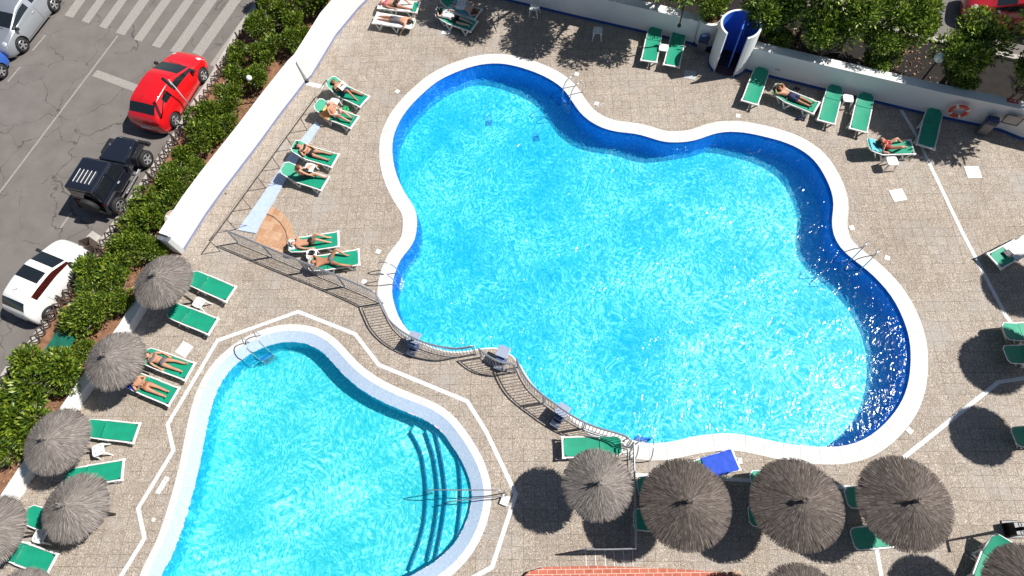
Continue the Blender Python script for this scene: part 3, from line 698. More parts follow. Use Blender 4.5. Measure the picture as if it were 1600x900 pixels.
# ------------------------------------------------------------------ thatched parasols
def make_canopy(Rd, hgt, rag, nb, mat, seed, layers=9):
    rnd = random.Random(seed); mb = MB(); n = 72; prof = []
    rag_f = [1 + rag * (rnd.random() - .5) for _ in range(n)]
    rows = 12
    for i in range(rows + 1):
        u = i / rows
        for k in range(n):
            a = 2 * math.pi * k / n; r = max(.02, u * Rd * .95 * (1 + (rag_f[k] - 1) * u)); z = hgt * (1 - u ** 1.1) + .012 * rnd.random()
            mb.v.append((r * math.cos(a), r * math.sin(a), z))
    for i in range(rows):
        for k in range(n): mb.f.append((i * n + k, i * n + (k + 1) % n, (i + 1) * n + (k + 1) % n, (i + 1) * n + k))
    core = mb
    st_ = MB()
    for q in range(nb):
        a = rnd.random() * 2 * math.pi; lay = rnd.randrange(layers); u1 = min(1.04, (lay + 1 + rnd.uniform(-.12, .12)) / layers * (1 + rag * rnd.uniform(-.5, .6)))
        if lay == layers - 1: u1 = 1 + rag * rnd.uniform(-.4, .7) * .6
        u0 = max(.02, u1 - rnd.uniform(.16, .34)); wd = rnd.uniform(.006, .013) * Rd / 1.2; lift = rnd.uniform(.008, .028); da = rnd.uniform(-.05, .05) * (1 + rag * 3)
        def P(u, aa, l): return Vector((u * Rd * math.cos(aa), u * Rd * math.sin(aa), hgt * (1 - min(u, 1.2) ** 1.1) + l))
        p0 = P(u0, a, .008); p1 = P((u0 + u1) / 2, a + da * .5, lift * .7); p2 = P(u1, a + da, lift); sd = Vector((-math.sin(a), math.cos(a), rnd.uniform(-.4, .4))) * wd
        st_.add([p0 - sd, p0 + sd, p1 - sd, p1 + sd, p2 - sd * .3, p2 + sd * .3], [(0, 1, 3, 2), (2, 3, 5, 4)])
    # the knot at the tip: a tuft bound around the pole
    return core, st_
def make_parasol(Rd, hgt, rag, nb, mat, seed):
    t = thing('thatched_parasol', '', 'parasol'); core, blades = make_canopy(Rd, hgt, rag, nb, mat, seed)
    c = obj('canopy', core.mesh('canopy_core', M['thatch_core']), t); c.location = (0, 0, 2.05)
    b = obj('thatch', blades.mesh('thatch', mat), c)
    mb = MB(); mb.tube([(0, 0, 0), (0, 0, 2.05 + hgt - .1)], .045, 10); mb.build('pole', M['wood'], t, True)
    mb = MB(); mb.tube([(0, 0, 2.05 + hgt - .08), (.02, .0, 2.05 + hgt + .10), (.03, .01, 2.05 + hgt + .26)], [.075, .05, .05], 8); rnd = random.Random(seed)
    for k in range(26):
        a = rnd.random() * 6.28; mb.tube([(.03, 0, 2.05 + hgt + .14), (.03 + .10 * math.cos(a), .10 * math.sin(a), 2.05 + hgt + rnd.uniform(.10, .34))], .008, 4)
    mb.build('tip_knot', mat, t)
    return t
ps = [make_parasol(1.15, .56, .09, 6500, M['thatch'], 1), make_parasol(1.12, .60, .15, 6500, M['thatch'], 2), make_parasol(1.42, .62, .045, 11000, M['thatch_dark'], 3)]
PS = [((258,440),0,1,0,'highest of the left row of thatched parasols, near the slate pillar'),((178,560),1,.97,1,'second parasol from the top in the left row, beside the sunbathing couple'),((88,690),0,1,2,'third parasol from the top in the left row'),
      ((115,797),1,.98,3,'left row parasol overlapping the deck beside the long narrow cover'),((-6,830),0,.98,4,'parasol cut by the left edge near the bottom'),((27,944),0,.98,5,'parasol peeping in at the lower left corner'),
      ((931,754),1,.99,6,'shaggy thatched parasol at the corner of the railing'),((1076,788),2,.98,7,'leftmost of the three big dark thatched parasols'),((1250,791),2,.985,8,'middle one of the three big dark thatched parasols'),
      ((1415,787),2,1.0,9,'rightmost of the three big dark thatched parasols'),((1610,915),2,.9,10,'thatched parasol cut by the bottom right corner'),((1252,962),2,.98,11,'parasol just peeping in at the bottom edge'),
      ((1692,528),0,1,12,'parasol beyond the right edge shading the pair of loungers'),((1682,648),0,.92,13,'lower parasol beyond the right edge'),((1728,400),0,1.05,14,'upper parasol beyond the right edge')]
used = set()
for px, k, s, sd, lb in PS:
    o = ps[k] if k not in used else copy_tree(ps[k]); used.add(k)
    p = G(*px, 2.1); p.z = 0; o.location = p; o.rotation_euler = (R(random.uniform(-3, 3)), R(random.uniform(-3, 3)), sd * 1.9); o.scale = (s, s, 1); tag(o, lb, 'parasol', 'thatched parasols')

# ------------------------------------------------------------------ people
LG_items['C2'] = (LG_items['C'][0], LG_items['C'][1] + math.pi, 0)
def person(key, label, skin, pose, hair, hairlen=0, clothes=(), face_up=True, extra=()):
    c, rz, a = LG_items[key]
    t = thing('person', label, 'person', c, rz, 'people sunbathing by the pools', HS)
    J = {}; E = []; RD = {}
    def j(n, p, r, par=None):
        J[n] = p if isinstance(p, Vector) else S3(*p, a); RD[n] = r
        if par: E.append((par, n))
    f = 1 if face_up else -1
    P = dict(pel=(-.10, 0, .12), wa=(.06, 0, .12), ch=(.25, 0, .13), nk=(.40, 0, .12), hd=(.52, 0, .12), ht=(.59, 0, .12))
    P.update(pose.get('spine', {}))
    j('pel', P['pel'], (.155, .105)); j('wa', P['wa'], (.13, .09), 'pel'); j('ch', P['ch'], (.155, .105), 'wa'); j('nk', P['nk'], .055, 'ch')
    j('hb', tuple(P['nk'][i] * .45 + P['hd'][i] * .55 for i in range(3)) if not isinstance(P['nk'], Vector) else P['nk'].lerp(P['hd'], .55), .075, 'nk'); j('hd', P['hd'], .098, 'hb'); j('ht', P['ht'], .078, 'hd')
    hc = J['hd']; nk = J['nk']; up = (hc - nk).normalized()
    fdir = pose.get('face', Vector((0, 0, f))); fdir = (fdir - up * fdir.dot(up)).normalized(); sdv = up.cross(fdir).normalized()
    j('ns', hc + fdir * .105 - up * .005, .016, 'hd'); j('ns2', hc + fdir * .122 - up * .012, .012, 'ns')
    for s in (-1, 1): j('ear%d' % s, hc + sdv * s * .092, .018, 'hd'); j('ear2%d' % s, hc + sdv * s * .105 + up * .012, .014, 'ear%d' % s)
    D = dict(sh=(.345, .165, .12), el=(.08, .25, .08), wr=(-.13, .25, .07), hp=(-.17, .085, .11), kn=(-.57, .10, .10), an=(-.97, .09, .07), to=(-1.03, .11, .19 if f > 0 else .0))
    for s, key2 in ((1, 'L'), (-1, 'R')):
        d = dict(D); d.update(pose.get(key2, {}))
        g = lambda n: (d[n] if isinstance(d[n], Vector) else (d[n][0], d[n][1] * s, d[n][2]))
        j('sh' + key2, g('sh'), .062, 'ch'); j('el' + key2, g('el'), .042, 'sh' + key2); j('wr' + key2, g('wr'), .028, 'el' + key2)
        wv = J['wr' + key2]; ax = (wv - J['el' + key2]).normalized(); sd = ax.cross(Vector((0, 0, 1)))
        sd = sd.normalized() if sd.length > .1 else Vector((0, 1, 0)); pn = sd.cross(ax).normalized()
        j('pa' + key2, wv + ax * .075, (.040, .022), 'wr' + key2)
        pv = J['pa' + key2]
        for q, (o_, ln_) in enumerate(((-.030, .062), (-.010, .074), (.010, .070), (.029, .052))):
            b1 = pv + ax * (.03 + ln_ * .5) + sd * o_ * 1.15 - pn * .004; b2 = pv + ax * (.03 + ln_) + sd * o_ * 1.3 - pn * .018
            j('f%d%s' % (q, key2), b1, .0095, 'pa' + key2); j('g%d%s' % (q, key2), b2, .008, 'f%d%s' % (q, key2))
        j('t1' + key2, wv + ax * .045 + sd * s * .048, .011, 'wr' + key2); j('t2' + key2, wv + ax * .082 + sd * s * .064 - pn * .008, .0095, 't1' + key2)
        j('hp' + key2, g('hp'), .092, 'pel'); j('th' + key2, J['hp' + key2].lerp(J['hp' + key2] * 0 + (g('kn') if isinstance(g('kn'), Vector) else S3(*g('kn'), a)), .5), .075, 'hp' + key2)
        j('kn' + key2, g('kn'), .055, 'th' + key2)
        an = g('an') if isinstance(g('an'), Vector) else S3(*g('an'), a)
        j('cf' + key2, J['kn' + key2].lerp(an, .35), .055, 'kn' + key2); j('an' + key2, an, .036, 'cf' + key2)
        to = g('to') if isinstance(g('to'), Vector) else S3(*g('to'), a)
        j('fo' + key2, an.lerp(to, .5), (.042, .030), 'an' + key2); j('to' + key2, to, (.036, .020), 'fo' + key2)
    names = list(J); me = bpy.data.meshes.new('body'); me.from_pydata([J[n] for n in names], [(names.index(x), names.index(y)) for x, y in E], [])
    o = obj('body_src', me); m = o.modifiers.new('s', 'SKIN'); m.use_smooth_shade = True
    sk = me.skin_vertices[0].data
    for i, n in enumerate(names): r = RD[n]; sk[i].radius = r if isinstance(r, tuple) else (r, r)
    sk[0].use_root = True
    m2 = o.modifiers.new('b', 'SUBSURF'); m2.levels = 1; m2.render_levels = 1
    dg = bpy.context.evaluated_depsgraph_get(); bme = bpy.data.meshes.new_from_object(o.evaluated_get(dg)); bpy.data.objects.remove(o)
    bme.name = 'body'; bme.materials.clear(); bme.materials.append(M[skin]); bme.polygons.foreach_set('use_smooth', [True] * len(bme.polygons))
    b = obj('body', bme, t)
    fc = [(p.center.copy(), p.normal.copy(), p.vertices[:]) for p in bme.polygons]
    def shell(name, test, off, mat):
        vs = {}; V = []; F = []
        for c_, n_, vv in fc:
            if test(c_, n_):
                ff = []
                for v in vv:
                    if v not in vs: vs[v] = len(V); V.append(bme.vertices[v].co + bme.vertices[v].normal * off)
                    ff.append(vs[v])
                F.append(ff)
        if not F: return
        q = bpy.data.meshes.new(name); q.from_pydata(V, [], F); q.materials.append(M[mat]); q.polygons.foreach_set('use_smooth', [True] * len(F)); ob = obj(name, q, t)
        mm = ob.modifiers.new('t', 'SOLIDIFY'); mm.thickness = .006; mm.offset = -1
    shell('hair', lambda c_, n_: (c_ - hc).length < .16 and ((c_ - hc).dot(up) * .8 - (c_ - hc).dot(fdir) > -.01) and (c_ - hc).dot(up) > -.07, .022, hair)
    if hairlen:
        mb = MB(); q = hc - fdir * .05
        for s in (-1, 0, 1): mb.tube([hc + up * .05 + sdv * s * .05 - fdir * .04, hc + sdv * s * .09 - fdir * .07 + up * .04, hc + sdv * s * (.10 + hairlen * .4) - fdir * .08 + up * hairlen * .5], [.06, .055, .02], 7)
        mb.build('long_hair', M[hair], t, True)
    pel = J['pel']
    def zone(rx, ctr, lim=9):
        return lambda c_, n_: (c_ - ctr).length < rx and abs((c_ - ctr).y) < lim
    for kind, mat in clothes:
        if kind == 'trunks': ctr = J['pel'].lerp((J['thL'] + J['thR']) / 2, .35); shell('swim_trunks', zone(.25, ctr), .012, mat)
        elif kind == 'briefs': ctr = J['pel'].lerp((J['hpL'] + J['hpR']) / 2, .9); ax_ = (J['wa'] - J['pel']).normalized(); shell('swim_briefs', lambda c_, n_: (c_ - ctr).length < .21 and abs((c_ - ctr).dot(ax_)) < .075, .010, mat)
        elif kind == 'bra': ctr = J['ch'] + (J['nk'] - J['ch']) * .15; ax_ = (J['ch'] - J['wa']).normalized(); shell('bikini_top', lambda c_, n_: (c_ - ctr).length < .2 and abs((c_ - ctr).dot(ax_)) < .045, .010, mat)
        elif kind == 'shirt': ctr = J['wa'].lerp(J['ch'], .7); shell('shirt', zone(.29, ctr), .014, mat)
        elif kind == 'glasses':
            for s in (-1, 1):
                mb = MB(); mb.lathe([(0, .0), (.024, 0), (.02, .012), (0, .014)], 10); q = mb.build('sunglass_lens', M['black_plastic'], t)
                q.location = hc + fdir * .098 + sdv * s * .033 + up * .018; q.rotation_euler = fdir.to_track_quat('Z', 'Y').to_euler()
        elif kind == 'cap': shell('cap', lambda c_, n_: (c_ - hc).length < .17 and (c_ - hc).dot(up) > .01, .035, mat)
    if not any(k == 'glasses' for k, _ in clothes):
        for s in (-1, 1):
            mb = MB(); mb.lathe([(0, .0), (.013, 0), (.008, .007), (0, .009)], 8); q = mb.build('eye', M['hair_dark'], t)
            q.location = hc + fdir * .096 + sdv * s * .034 + up * .015; q.rotation_euler = fdir.to_track_quat('Z', 'Y').to_euler()
    mb = MB(); mb.beam(hc + fdir * .097 - up * .05 - sdv * .022, hc + fdir * .097 - up * .05 + sdv * .022, .006, .010, tuple(up)); mb.build('mouth', M['hair_red'], t)
    return t
arms_up = dict(el=(.50, .30, .10), wr=(.62, .12, .12)); arms_fold = dict(el=(.12, .27, .10), wr=(-.02, .06, .26)); 
bent = dict(kn=(-.46, .10, .42), an=(-.80, .10, .08), to=(-.95, .11, .03)); wide = dict(kn=(-.55, .17, .10), an=(-.96, .20, .07), to=(-1.03, .26, .15))
prone = dict(el=(.50, .30, .04), wr=(.60, .12, .04), to=(-1.10, .10, .02))
person('A', 'man in grey trunks face down on the white towel', 'skin', dict(L=prone, R=dict(prone, el=(.30, .36, .0), wr=(.18, .42, -.16))), 'hair_dark', 0, [('trunks', 'cloth_grey')], False)
person('B', 'sunbather in a pink top with pink hair towel at the top edge', 'skin', dict(L=wide, R=bent), 'cloth_pink', 0, [('bra', 'cloth_pink'), ('briefs', 'cloth_black')])
person('C2', 'red haired person in white shorts leaning on one elbow', 'skin_pale', dict(L=dict(prone, el=(.40, .33, .02)), R=dict(prone, el=(.42, .30, .05))), 'hair_red', 0, [('trunks', 'cloth_white')], False)
person('D', 'dark haired person in a dark shirt lying face down', 'skin_pale', dict(L=dict(arms_up, kn=(-.5, .14, .06)), R=dict(prone, el=(.3, .34, .04), wr=(.12, .42, .06))), 'hair_dark', 0, [('shirt', 'cloth_white'), ('trunks', 'cloth_black')], False)
person('E', 'man with one knee up holding a magazine', 'skin_tan', dict(L=dict(bent, el=(.16, .24, .2), wr=(.16, .1, .38)), R=dict(wide, el=(.16, .24, .2), wr=(.16, .1, .38))), 'hair_brown', 0, [('trunks', 'cloth_navy')])
person('F', 'grey haired person sitting on the orange towel', 'skin', dict(spine=dict(pel=(-.25, 0, .12), wa=Vector((.06, 0, .62)), ch=Vector((.12, 0, .80)), nk=Vector((.13, 0, .95)), hd=Vector((.12, 0, 1.06)), ht=Vector((.12, 0, 1.13))), face=Vector((-1, 0, .2)),
       L=dict(sh=Vector((.12, .17, .88)), el=Vector((-.02, .26, .66)), wr=Vector((-.22, .14, .62)), hp=(-.30, .09, .11), kn=(-.72, .12, .22), an=(-1.06, .10, .08), to=(-1.14, .12, .17)), R=dict(sh=Vector((.12, -.17, .88)), el=Vector((-.02, -.26, .66)), wr=Vector((-.22, -.12, .62)), hp=(-.30, .09, .11), kn=(-.70, .12, .28), an=(-1.02, .10, .08), to=(-1.12, .12, .17))), 'hair_grey', 0, [('briefs', 'cloth_white')])
person('G', 'dark haired woman in a black bikini reclining', 'skin', dict(L=dict(arms_fold), R=dict(wide, el=(.10, .27, .1))), 'hair_dark', .25, [('bra', 'cloth_black'), ('briefs', 'cloth_black'), ('glasses', 0)])
person('H', 'person sitting sideways with one leg stretched to the deck', 'skin', dict(spine=dict(pel=Vector((-.05, 0, .47)), wa=Vector((-.02, .05, .63)), ch=Vector((0, .07, .80)), nk=Vector((0, .05, .96)), hd=Vector((-.01, .02, 1.07)), ht=Vector((-.01, .01, 1.14))), face=Vector((-.3, -1, 0)),
       L=dict(sh=Vector((-.17, .08, .88)), el=Vector((-.28, .0, .66)), wr=Vector((-.40, -.1, .52)), hp=Vector((-.14, -.03, .46)), kn=Vector((-.50, -.18, .56)), an=Vector((-.92, -.22, .42)), to=Vector((-1.0, -.28, .50))),
       R=dict(sh=Vector((.17, .06, .88)), el=Vector((.22, -.12, .68)), wr=Vector((.05, -.25, .55)), hp=Vector((.04, -.06, .46)), kn=Vector((-.05, -.48, .50)), an=Vector((-.22, -.84, .10)), to=Vector((-.26, -1.0, .04)))), 'hair_red', 0, [('trunks', 'cloth_black')])
person('I', 'sunbather with a white head cloth and bent knees', 'skin', dict(L=dict(bent, el=(.1, .25, .1)), R=dict(bent, el=(.35, .32, .08), wr=(.5, .2, .1), kn=(-.46, .16, .36))), 'cloth_white', 0, [('briefs', 'cloth_black')])
person('J', 'deeply tanned man spread out with knees apart', 'skin_tan', dict(L=dict(arms_up, kn=(-.50, .30, .22), an=(-.90, .34, .05), to=(-.98, .42, .1)), R=dict(arms_up, kn=(-.42, .30, .34), an=(-.74, .12, .08), to=(-.86, .13, .05))), 'hair_grey', 0, [('briefs', 'cloth_grey')])
person('M', 'woman in a pale patterned bikini, upper one of the couple', 'skin', dict(L=dict(el=(.10, .24, .1)), R=dict(wide, el=(.1, .28, .08))), 'hair_brown', .12, [('bra', 'cloth_grey'), ('briefs', 'cloth_grey')])
person('N', 'man with folded hands, lower one of the couple', 'skin', dict(L=arms_fold, R=arms_fold), 'hair_grey', 0, [('briefs', 'skin_tan'), ('glasses', 0)])
person('V', 'person in navy trunks with arms behind the head', 'skin_tan', dict(L=arms_up, R=arms_up), 'hair_dark', 0, [('trunks', 'cloth_navy')])
person('Z', 'sunbather curled up with legs drawn in and a red top', 'skin', dict(spine=dict(pel=(-.2, 0, .14), wa=(-.05, -.08, .22), ch=(.08, -.12, .26), nk=(.2, -.10, .28), hd=(.30, -.04, .28), ht=(.36, -.02, .28)), L=dict(bent, sh=(.17, .06, .3), kn=(-.62, .22, .34), an=(-.86, .02, .06), to=(-1.0, .02, .04)), R=dict(bent, sh=(.17, .24, .24), kn=(-.52, .22, .30), an=(-.78, .22, .06), to=(-.9, .28, .04))), 'hair_brown', .1, [('bra', 'cloth_red'), ('briefs', 'cloth_red')])

# ------------------------------------------------------------------ towels, bags, small belongings
def towel(name, key, label, s0, s1, hw, mat, y0=0, over=0, seed=0, cat='towel', off=.045):
    c, rz, a = LG_items[key]; mb = MB(); nx, ny = 22, 12; rnd = random.Random(seed); vs = []
    for i in range(nx + 1):
        for j_ in range(ny + 1):
            s = s0 + (s1 - s0) * i / nx; y = y0 + hw * (2 * j_ / ny - 1) * (1 + .06 * math.sin(i * .9 + seed)); 
            d = max(0, abs(y) - .33); z = off + .02 * noise.noise(Vector((s * 6, y * 6, seed))) ; yy = math.copysign(min(abs(y), .33) + d * .3, y)
            p = S3(s, yy, z - d * .8, a); vs.append(p)
    N = len(vs); vs += [v - Vector((0, 0, .01)) for v in vs]; fs = []
    for i in range(nx):
        for j_ in range(ny):
            q = i * (ny + 1) + j_; fs += [(q, q + 1, q + ny + 2, q + ny + 1), (N + q, N + q + ny + 1, N + q + ny + 2, N + q + 1)]
    mb.add(vs, fs); o = mb.build(name, M[mat], None, True); o.location = c; o.rotation_euler = (0, 0, rz); o.scale = (HS,) * 3; return tag(o, label, cat)
towel('towel', 'A', 'white towel under the man in grey trunks', -1.18, .66, .34, 'cloth_white', seed=1)
towel('towel', 'B', 'white towel under the sunbather in pink', -.95, .68, .33, 'cloth_white', seed=2)
towel('towel', 'C', 'white and blue towel on the lounger of the red haired person', -.95, .2, .30, 'cloth_teal', seed=3)
towel('towel', 'F', 'orange towel hanging on the raised lounger', -.12, .34, .40, 'cloth_orange', y0=.06, seed=4)
towel('towel', 'a', 'white towel spread on the lounger at the right edge', -.55, .5, .30, 'cloth_white', seed=5)
towel('towel', 'a', 'crumpled black and white bag on the lounger at the right edge', -.75, -.5, .13, 'cloth_grey', seed=6, cat='bag', off=.10)
towel('towel', 'h', 'blue towel on the lounger beside the pool bottom curve', -1.17, -.15, .36, 'cloth_blue', seed=7, off=.06)
towel('towel', 'Z', 'teal and white striped towel over the head end of the curled sunbather', -.1, .62, .28, 'cloth_teal', seed=8)
towel('towel', 'V', 'bright green towel behind the head of the person in navy trunks', .30, .66, .27, 'cloth_green', seed=9)
towel('towel', 'N', 'blue towel beneath the man with folded hands', .22, .55, .2, 'cloth_blue', y0=.1, seed=10)
towel('towel', 'I', 'white pillow cloth under the head of the sunbather with bent knees', .35, .68, .2, 'cloth_white', seed=11)
def bag(px, label, mat, s=.22, z=0, cat='bag', name='bag'):
    p = G(*px, z + .1); p.z = z; t = thing(name, label, cat, p, random.random() * 3)
    mb = MB(); n = 14
    mb.lathe([(0, .01), (s * .8, .0), (s, s * .5), (s * .75, s * 1.0), (s * .55, s * .85), (0, s * .6)], n)
    mb.v = [(x * (1 + .18 * math.sin(5 * y)), y * .72 * (1 + .2 * math.sin(7 * x)), q) for x, y, q in mb.v]; mb.build('body', M[mat], t, True)
    mb = MB(); mb.tube([(-s * .6, 0, s * .8), (-s * .4, .02, s * 1.6), (s * .4, .02, s * 1.6), (s * .6, 0, s * .8)], .012, 6); mb.build('handle', M[mat], t, True)
    return t
bag((541, 171), 'bright green bag on the deck by the orange towel', 'cloth_green', .2); bag((1244, 143), 'black and white bag behind the lounger of the person in navy trunks', 'cloth_black', .22)
bag((501, 240), 'small white bag beyond the woman in the black bikini', 'cloth_white', .16); bag((487, 394), 'black and white bag on the table by the railing', 'cloth_black', .13, .49)
bag((1249, 184), 'pair of dark slippers lying below the sunbather in navy trunks', 'cloth_navy', .12, cat='slippers', name='slippers')
def flat(name, key, label, s, y, off, size, mat, cat):
    c, rz, a = LG_items[key]; t = thing(name, label, cat, c, rz, None, HS); p = S3(s, y, off, a)
    for k in (-1, 1):
        mb = MB(); mb.box((0, 0, 0), (size[0], size[1] / 2 - .004, .006), Matrix.Rotation(k * .3, 3, 'X')); o = mb.build('page', M[mat], t); o.location = p + Vector((0, k * size[1] / 4, 0)); o.rotation_euler = (0, -.7, 0)
flat('magazine', 'E', 'open magazine held by the man with one knee up', .12, 0, .42, (.26, .38), 'cloth_white', 'magazine')
flat('magazine', 'D', 'white book at the head of the person in the dark shirt', .66, .02, .10, (.22, .2), 'cloth_white', 'book')

# ------------------------------------------------------------------ pool railing
rail_px = [(372,379),(420,399),(470,420),(520,440),(570,461),(597,474)]
rail_px2 = [(597,474),(604,490),(613,508),(627,524),(645,537),(668,548),(694,555),(720,558),(744,554)]
rail_px3 = [(752,558),(766,569),(784,578),(806,582)]
rail_px4 = [(809,574),(817,592),(829,610),(847,627),(866,641),(884,654),(906,667),(930,677),(954,684),(972,690),(981,697)]
rail_px5 = [(984,699),(985,730),(986,775),(987,820),(987,856)]
rail_px6 = [(987,858),(950,859),(912,859)]
fence = thing('pool_railing', 'grey metal bar railing that separates the paddling pool from the big pool', 'railing')
def railing(px, smooth=True, plen=1.95):
    P = [G(*p) for p in px]
    P = catmull(P, closed=False, step=.06) if smooth else catmull(P, closed=False, step=.06)
    # arc length resample
    acc = [0]
    for i in range(1, len(P)): acc.append(acc[-1] + (P[i] - P[i - 1]).length)
    tot = acc[-1]
    def at(s):
        s = max(0, min(tot, s))
        for i in range(1, len(P)):
            if acc[i] >= s: k = (s - acc[i - 1]) / max(1e-6, acc[i] - acc[i - 1]); return P[i - 1].lerp(P[i], k)
        return P[-1]
    up = lambda p, z: (p.x, p.y, z)
    npn = max(1, round(tot / plen)); pl = tot / npn
    mb = MB(); mb.tube([up(at(tot * k / 40), 1.10) for k in range(41)], .027, 8); mb.build('handrail', M['rail_paint'], fence, True)
    for q in range(npn):
        a, b = q * pl + .06, (q + 1) * pl - .06; mb = MB(); nseg = 14
        loop = [up(at(a + (b - a) * k / nseg), .97) for k in range(nseg + 1)] + [up(at(b - (b - a) * k / nseg), .12) for k in range(nseg + 1)]
        mb.tube(loop, .019, 6, closed=True)
        nb = int((b - a) / .125)
        for k in range(1, nb): mb.tube([up(at(a + (b - a) * k / nb), .12), up(at(a + (b - a) * k / nb), .97)], .0115, 5, cap=False)
        mb.build('bar_panel', M['rail_paint'], fence)
    for q in range(npn + 1):
        mb = MB(); p = at(q * pl); mb.tube([up(p, 0), up(p, 1.09)], .022, 8); mb.lathe([(0, .015), (.06, .012), (.06, 0)], 10, (p.x, p.y, 0)); mb.build('post', M['rail_paint'], fence)
for px in (rail_px, rail_px2, rail_px3, rail_px4, rail_px5, rail_px6): railing(px)
# pipe rail along the left row of loungers
t = thing('pipe_rail', 'thin brown pipe handrail running along the street wall', 'railing')
A = G(510, 125, .95); B = G(327, 376, .95); mb = MB(); mb.tube([A.lerp(B, k / 20) for k in range(21)], .026, 8)
mb.build('handrail', M['pipe_brown'], t, True)
for k in range(9):
    q = A.lerp(B, k / 8); mb = MB(); q0 = Vector((q.x, q.y, 0)); mb.tube([q, q0], .018, 6); mb.build('post', M['pipe_brown'], t)
    if k % 2 == 1 and k < 8:
        mb = MB(); mb.tube([q0 + Vector((.55, .12, .0)), q0 + Vector((.1, 0, .45)), Vector((q.x, q.y, .6))], .014, 5); mb.build('brace', M['pipe_brown'], t)

# ------------------------------------------------------------------ ladders
def ladder(px, out_px, label, zw=WZ, depth=1.1, hgt=.85, gap=.5):
    p = G(*px); d = (G(*out_px) - p).normalized(); n_ = Vector((-d.y, d.x, 0)); t = thing('pool_ladder', label, 'ladder', p, math.atan2(d.y, d.x), 'steel ladders of the pools')
    for s in (-1, 1):
        y = s * gap / 2; pts = [Vector((.62, y, 0)), Vector((.62, y, hgt * .45)), Vector((.52, y, hgt * .85)), Vector((.25, y, hgt)), Vector((-.05, y, hgt * .8)), Vector((-.16, y, .1)), Vector((-.16, y, -depth))]
        mb = MB(); mb.tube(catmull(pts, closed=False, step=.08), .021, 8); mb.build('rail', M['steel'], t, True)
    for k in range(3):
        mb = MB(); mb.box((-.18, 0, WZ - .12 - .28 * k), (.1, gap, .03)); mb.build('step', M['deep_blue'] if k == 0 else M['steel'], t, bevel=.008)
ladder((889, 151), (915, 132), 'steel pool ladder at the upper left lobe of the big pool'); ladder((1341, 409), (1362, 385), 'steel pool ladder at the right pinch of the big pool')
ladder((615, 434), (585, 430), 'steel pool ladder at the left pinch near the railing'); ladder((1005, 691), (1003, 715), 'steel pool ladder at the bottom of the big pool beside the railing')
ladder((409, 549), (396, 525), 'steel ladder at the top of the paddling pool', depth=.7)
t = thing('step_handrail', 'double steel handrail reaching over the steps of the paddling pool', 'handrail', (0, 0, 0))
for k, (a, b) in enumerate((((790, 770), (672, 768)), ((793, 772), (700, 780)))):
    A = G(*a); B = G(b[0], b[1], .0); pts = [Vector((A.x, A.y, 0)), Vector((A.x - .05, A.y, .75)), A.lerp(B, .12) + Vector((0, 0, .86)), A.lerp(B, .5) + Vector((0, 0, .72)), Vector((B.x, B.y, .45)), Vector((B.x, B.y, -.7))]
    if k: pts = [Vector((A.x, A.y, 0)), Vector((A.x - .05, A.y - .1, .45)), A.lerp(B, .15) + Vector((0, -.1, .5)), A.lerp(B, .5) + Vector((0, -.1, .42)), Vector((B.x, B.y - .1, .1)), Vector((B.x, B.y - .1, -.5))]
    mb = MB(); mb.tube(catmull(pts, closed=False, step=.1), .02, 8); mb.build('rail', M['rail_paint'], t, True)
mb = MB(); q = G(789, 782); mb.box((q.x, q.y, .05), (.28, .34, .1), Matrix.Rotation(-.5, 3, 'Z')); mb.build('anchor_plate', M['cover'], t, bevel=.01)

M['block_blue'] = plain('block_blue', (.07, .11, .24), .5)
# ------------------------------------------------------------------ starting blocks
def block(px, label, rz):
    p = G(*px); t = thing('starting_block', label, 'starting block', p, R(rz), 'starting blocks at the railing')
    mb = MB(); mb.box((-.1, 0, .28), (.30, .34, .56)); mb.build('pedestal', M['block_blue'], t, bevel=.03)
    mb = MB(); mb.box((.10, 0, .62), (.48, .46, .04), Matrix.Rotation(.2, 3, 'Y')); mb.build('platform', plain('pale_plastic', (.30, .34, .44), .4), t, bevel=.015)
    mb = MB(); mb.box((-.40, 0, .17), (.2, .34, .03)); mb.box((-.34, -.15, .09), (.3, .03, .17)); mb.box((-.34, .15, .09), (.3, .03, .17)); mb.build('step', M['steel'], t)
block((650, 539), 'starting block at the left end of the curved railing', 62); block((786, 561), 'middle starting block in its own railed bay', 60); block((876, 650), 'rightmost starting block beside the curved railing', 50)

# ------------------------------------------------------------------ things on the walls
an = math.atan2(gR.y, gR.x)
def onwall(px, z, d=.0):
    p = G(*px, z); b = wallR[0]; s = (p - b).dot(gR); q = b + gR * s; return Vector((q.x, q.y, z)) - gN * d
M['bin_grey'] = plain('bin_grey', (.17, .17, .18), .45, metal=.4); M['bin_blue'] = plain('bin_blue', (.012, .035, .12), .4)
def bin_(p, label, rz):
    t = thing('litter_bin', label, 'bin', p, rz, 'bins against the wall')
    mb = MB(); mb.box((0, 0, .36), (.42, .30, .66)); mb.build('bin_body', M['bin_grey'], t, bevel=.03)
    mb = MB(); mb.box((0, 0, .80), (.46, .34, .24)); mb.box((0, -.02, .95), (.34, .24, .08)); mb.build('bin_hood', M['bin_blue'], t, bevel=.05)
    mb = MB(); mb.box((0, -.172, .80), (.30, .01, .10)); mb.build('slot', M['black_plastic'], t)
bin_(c2 - gN * .78 + gR * .02, 'grey and blue litter bin in front of the round planter', an); q = onwall((1533, 196), 0); q.z = 0; bin_(q - gN * .19, 'grey and blue litter bin right of the life ring', an)
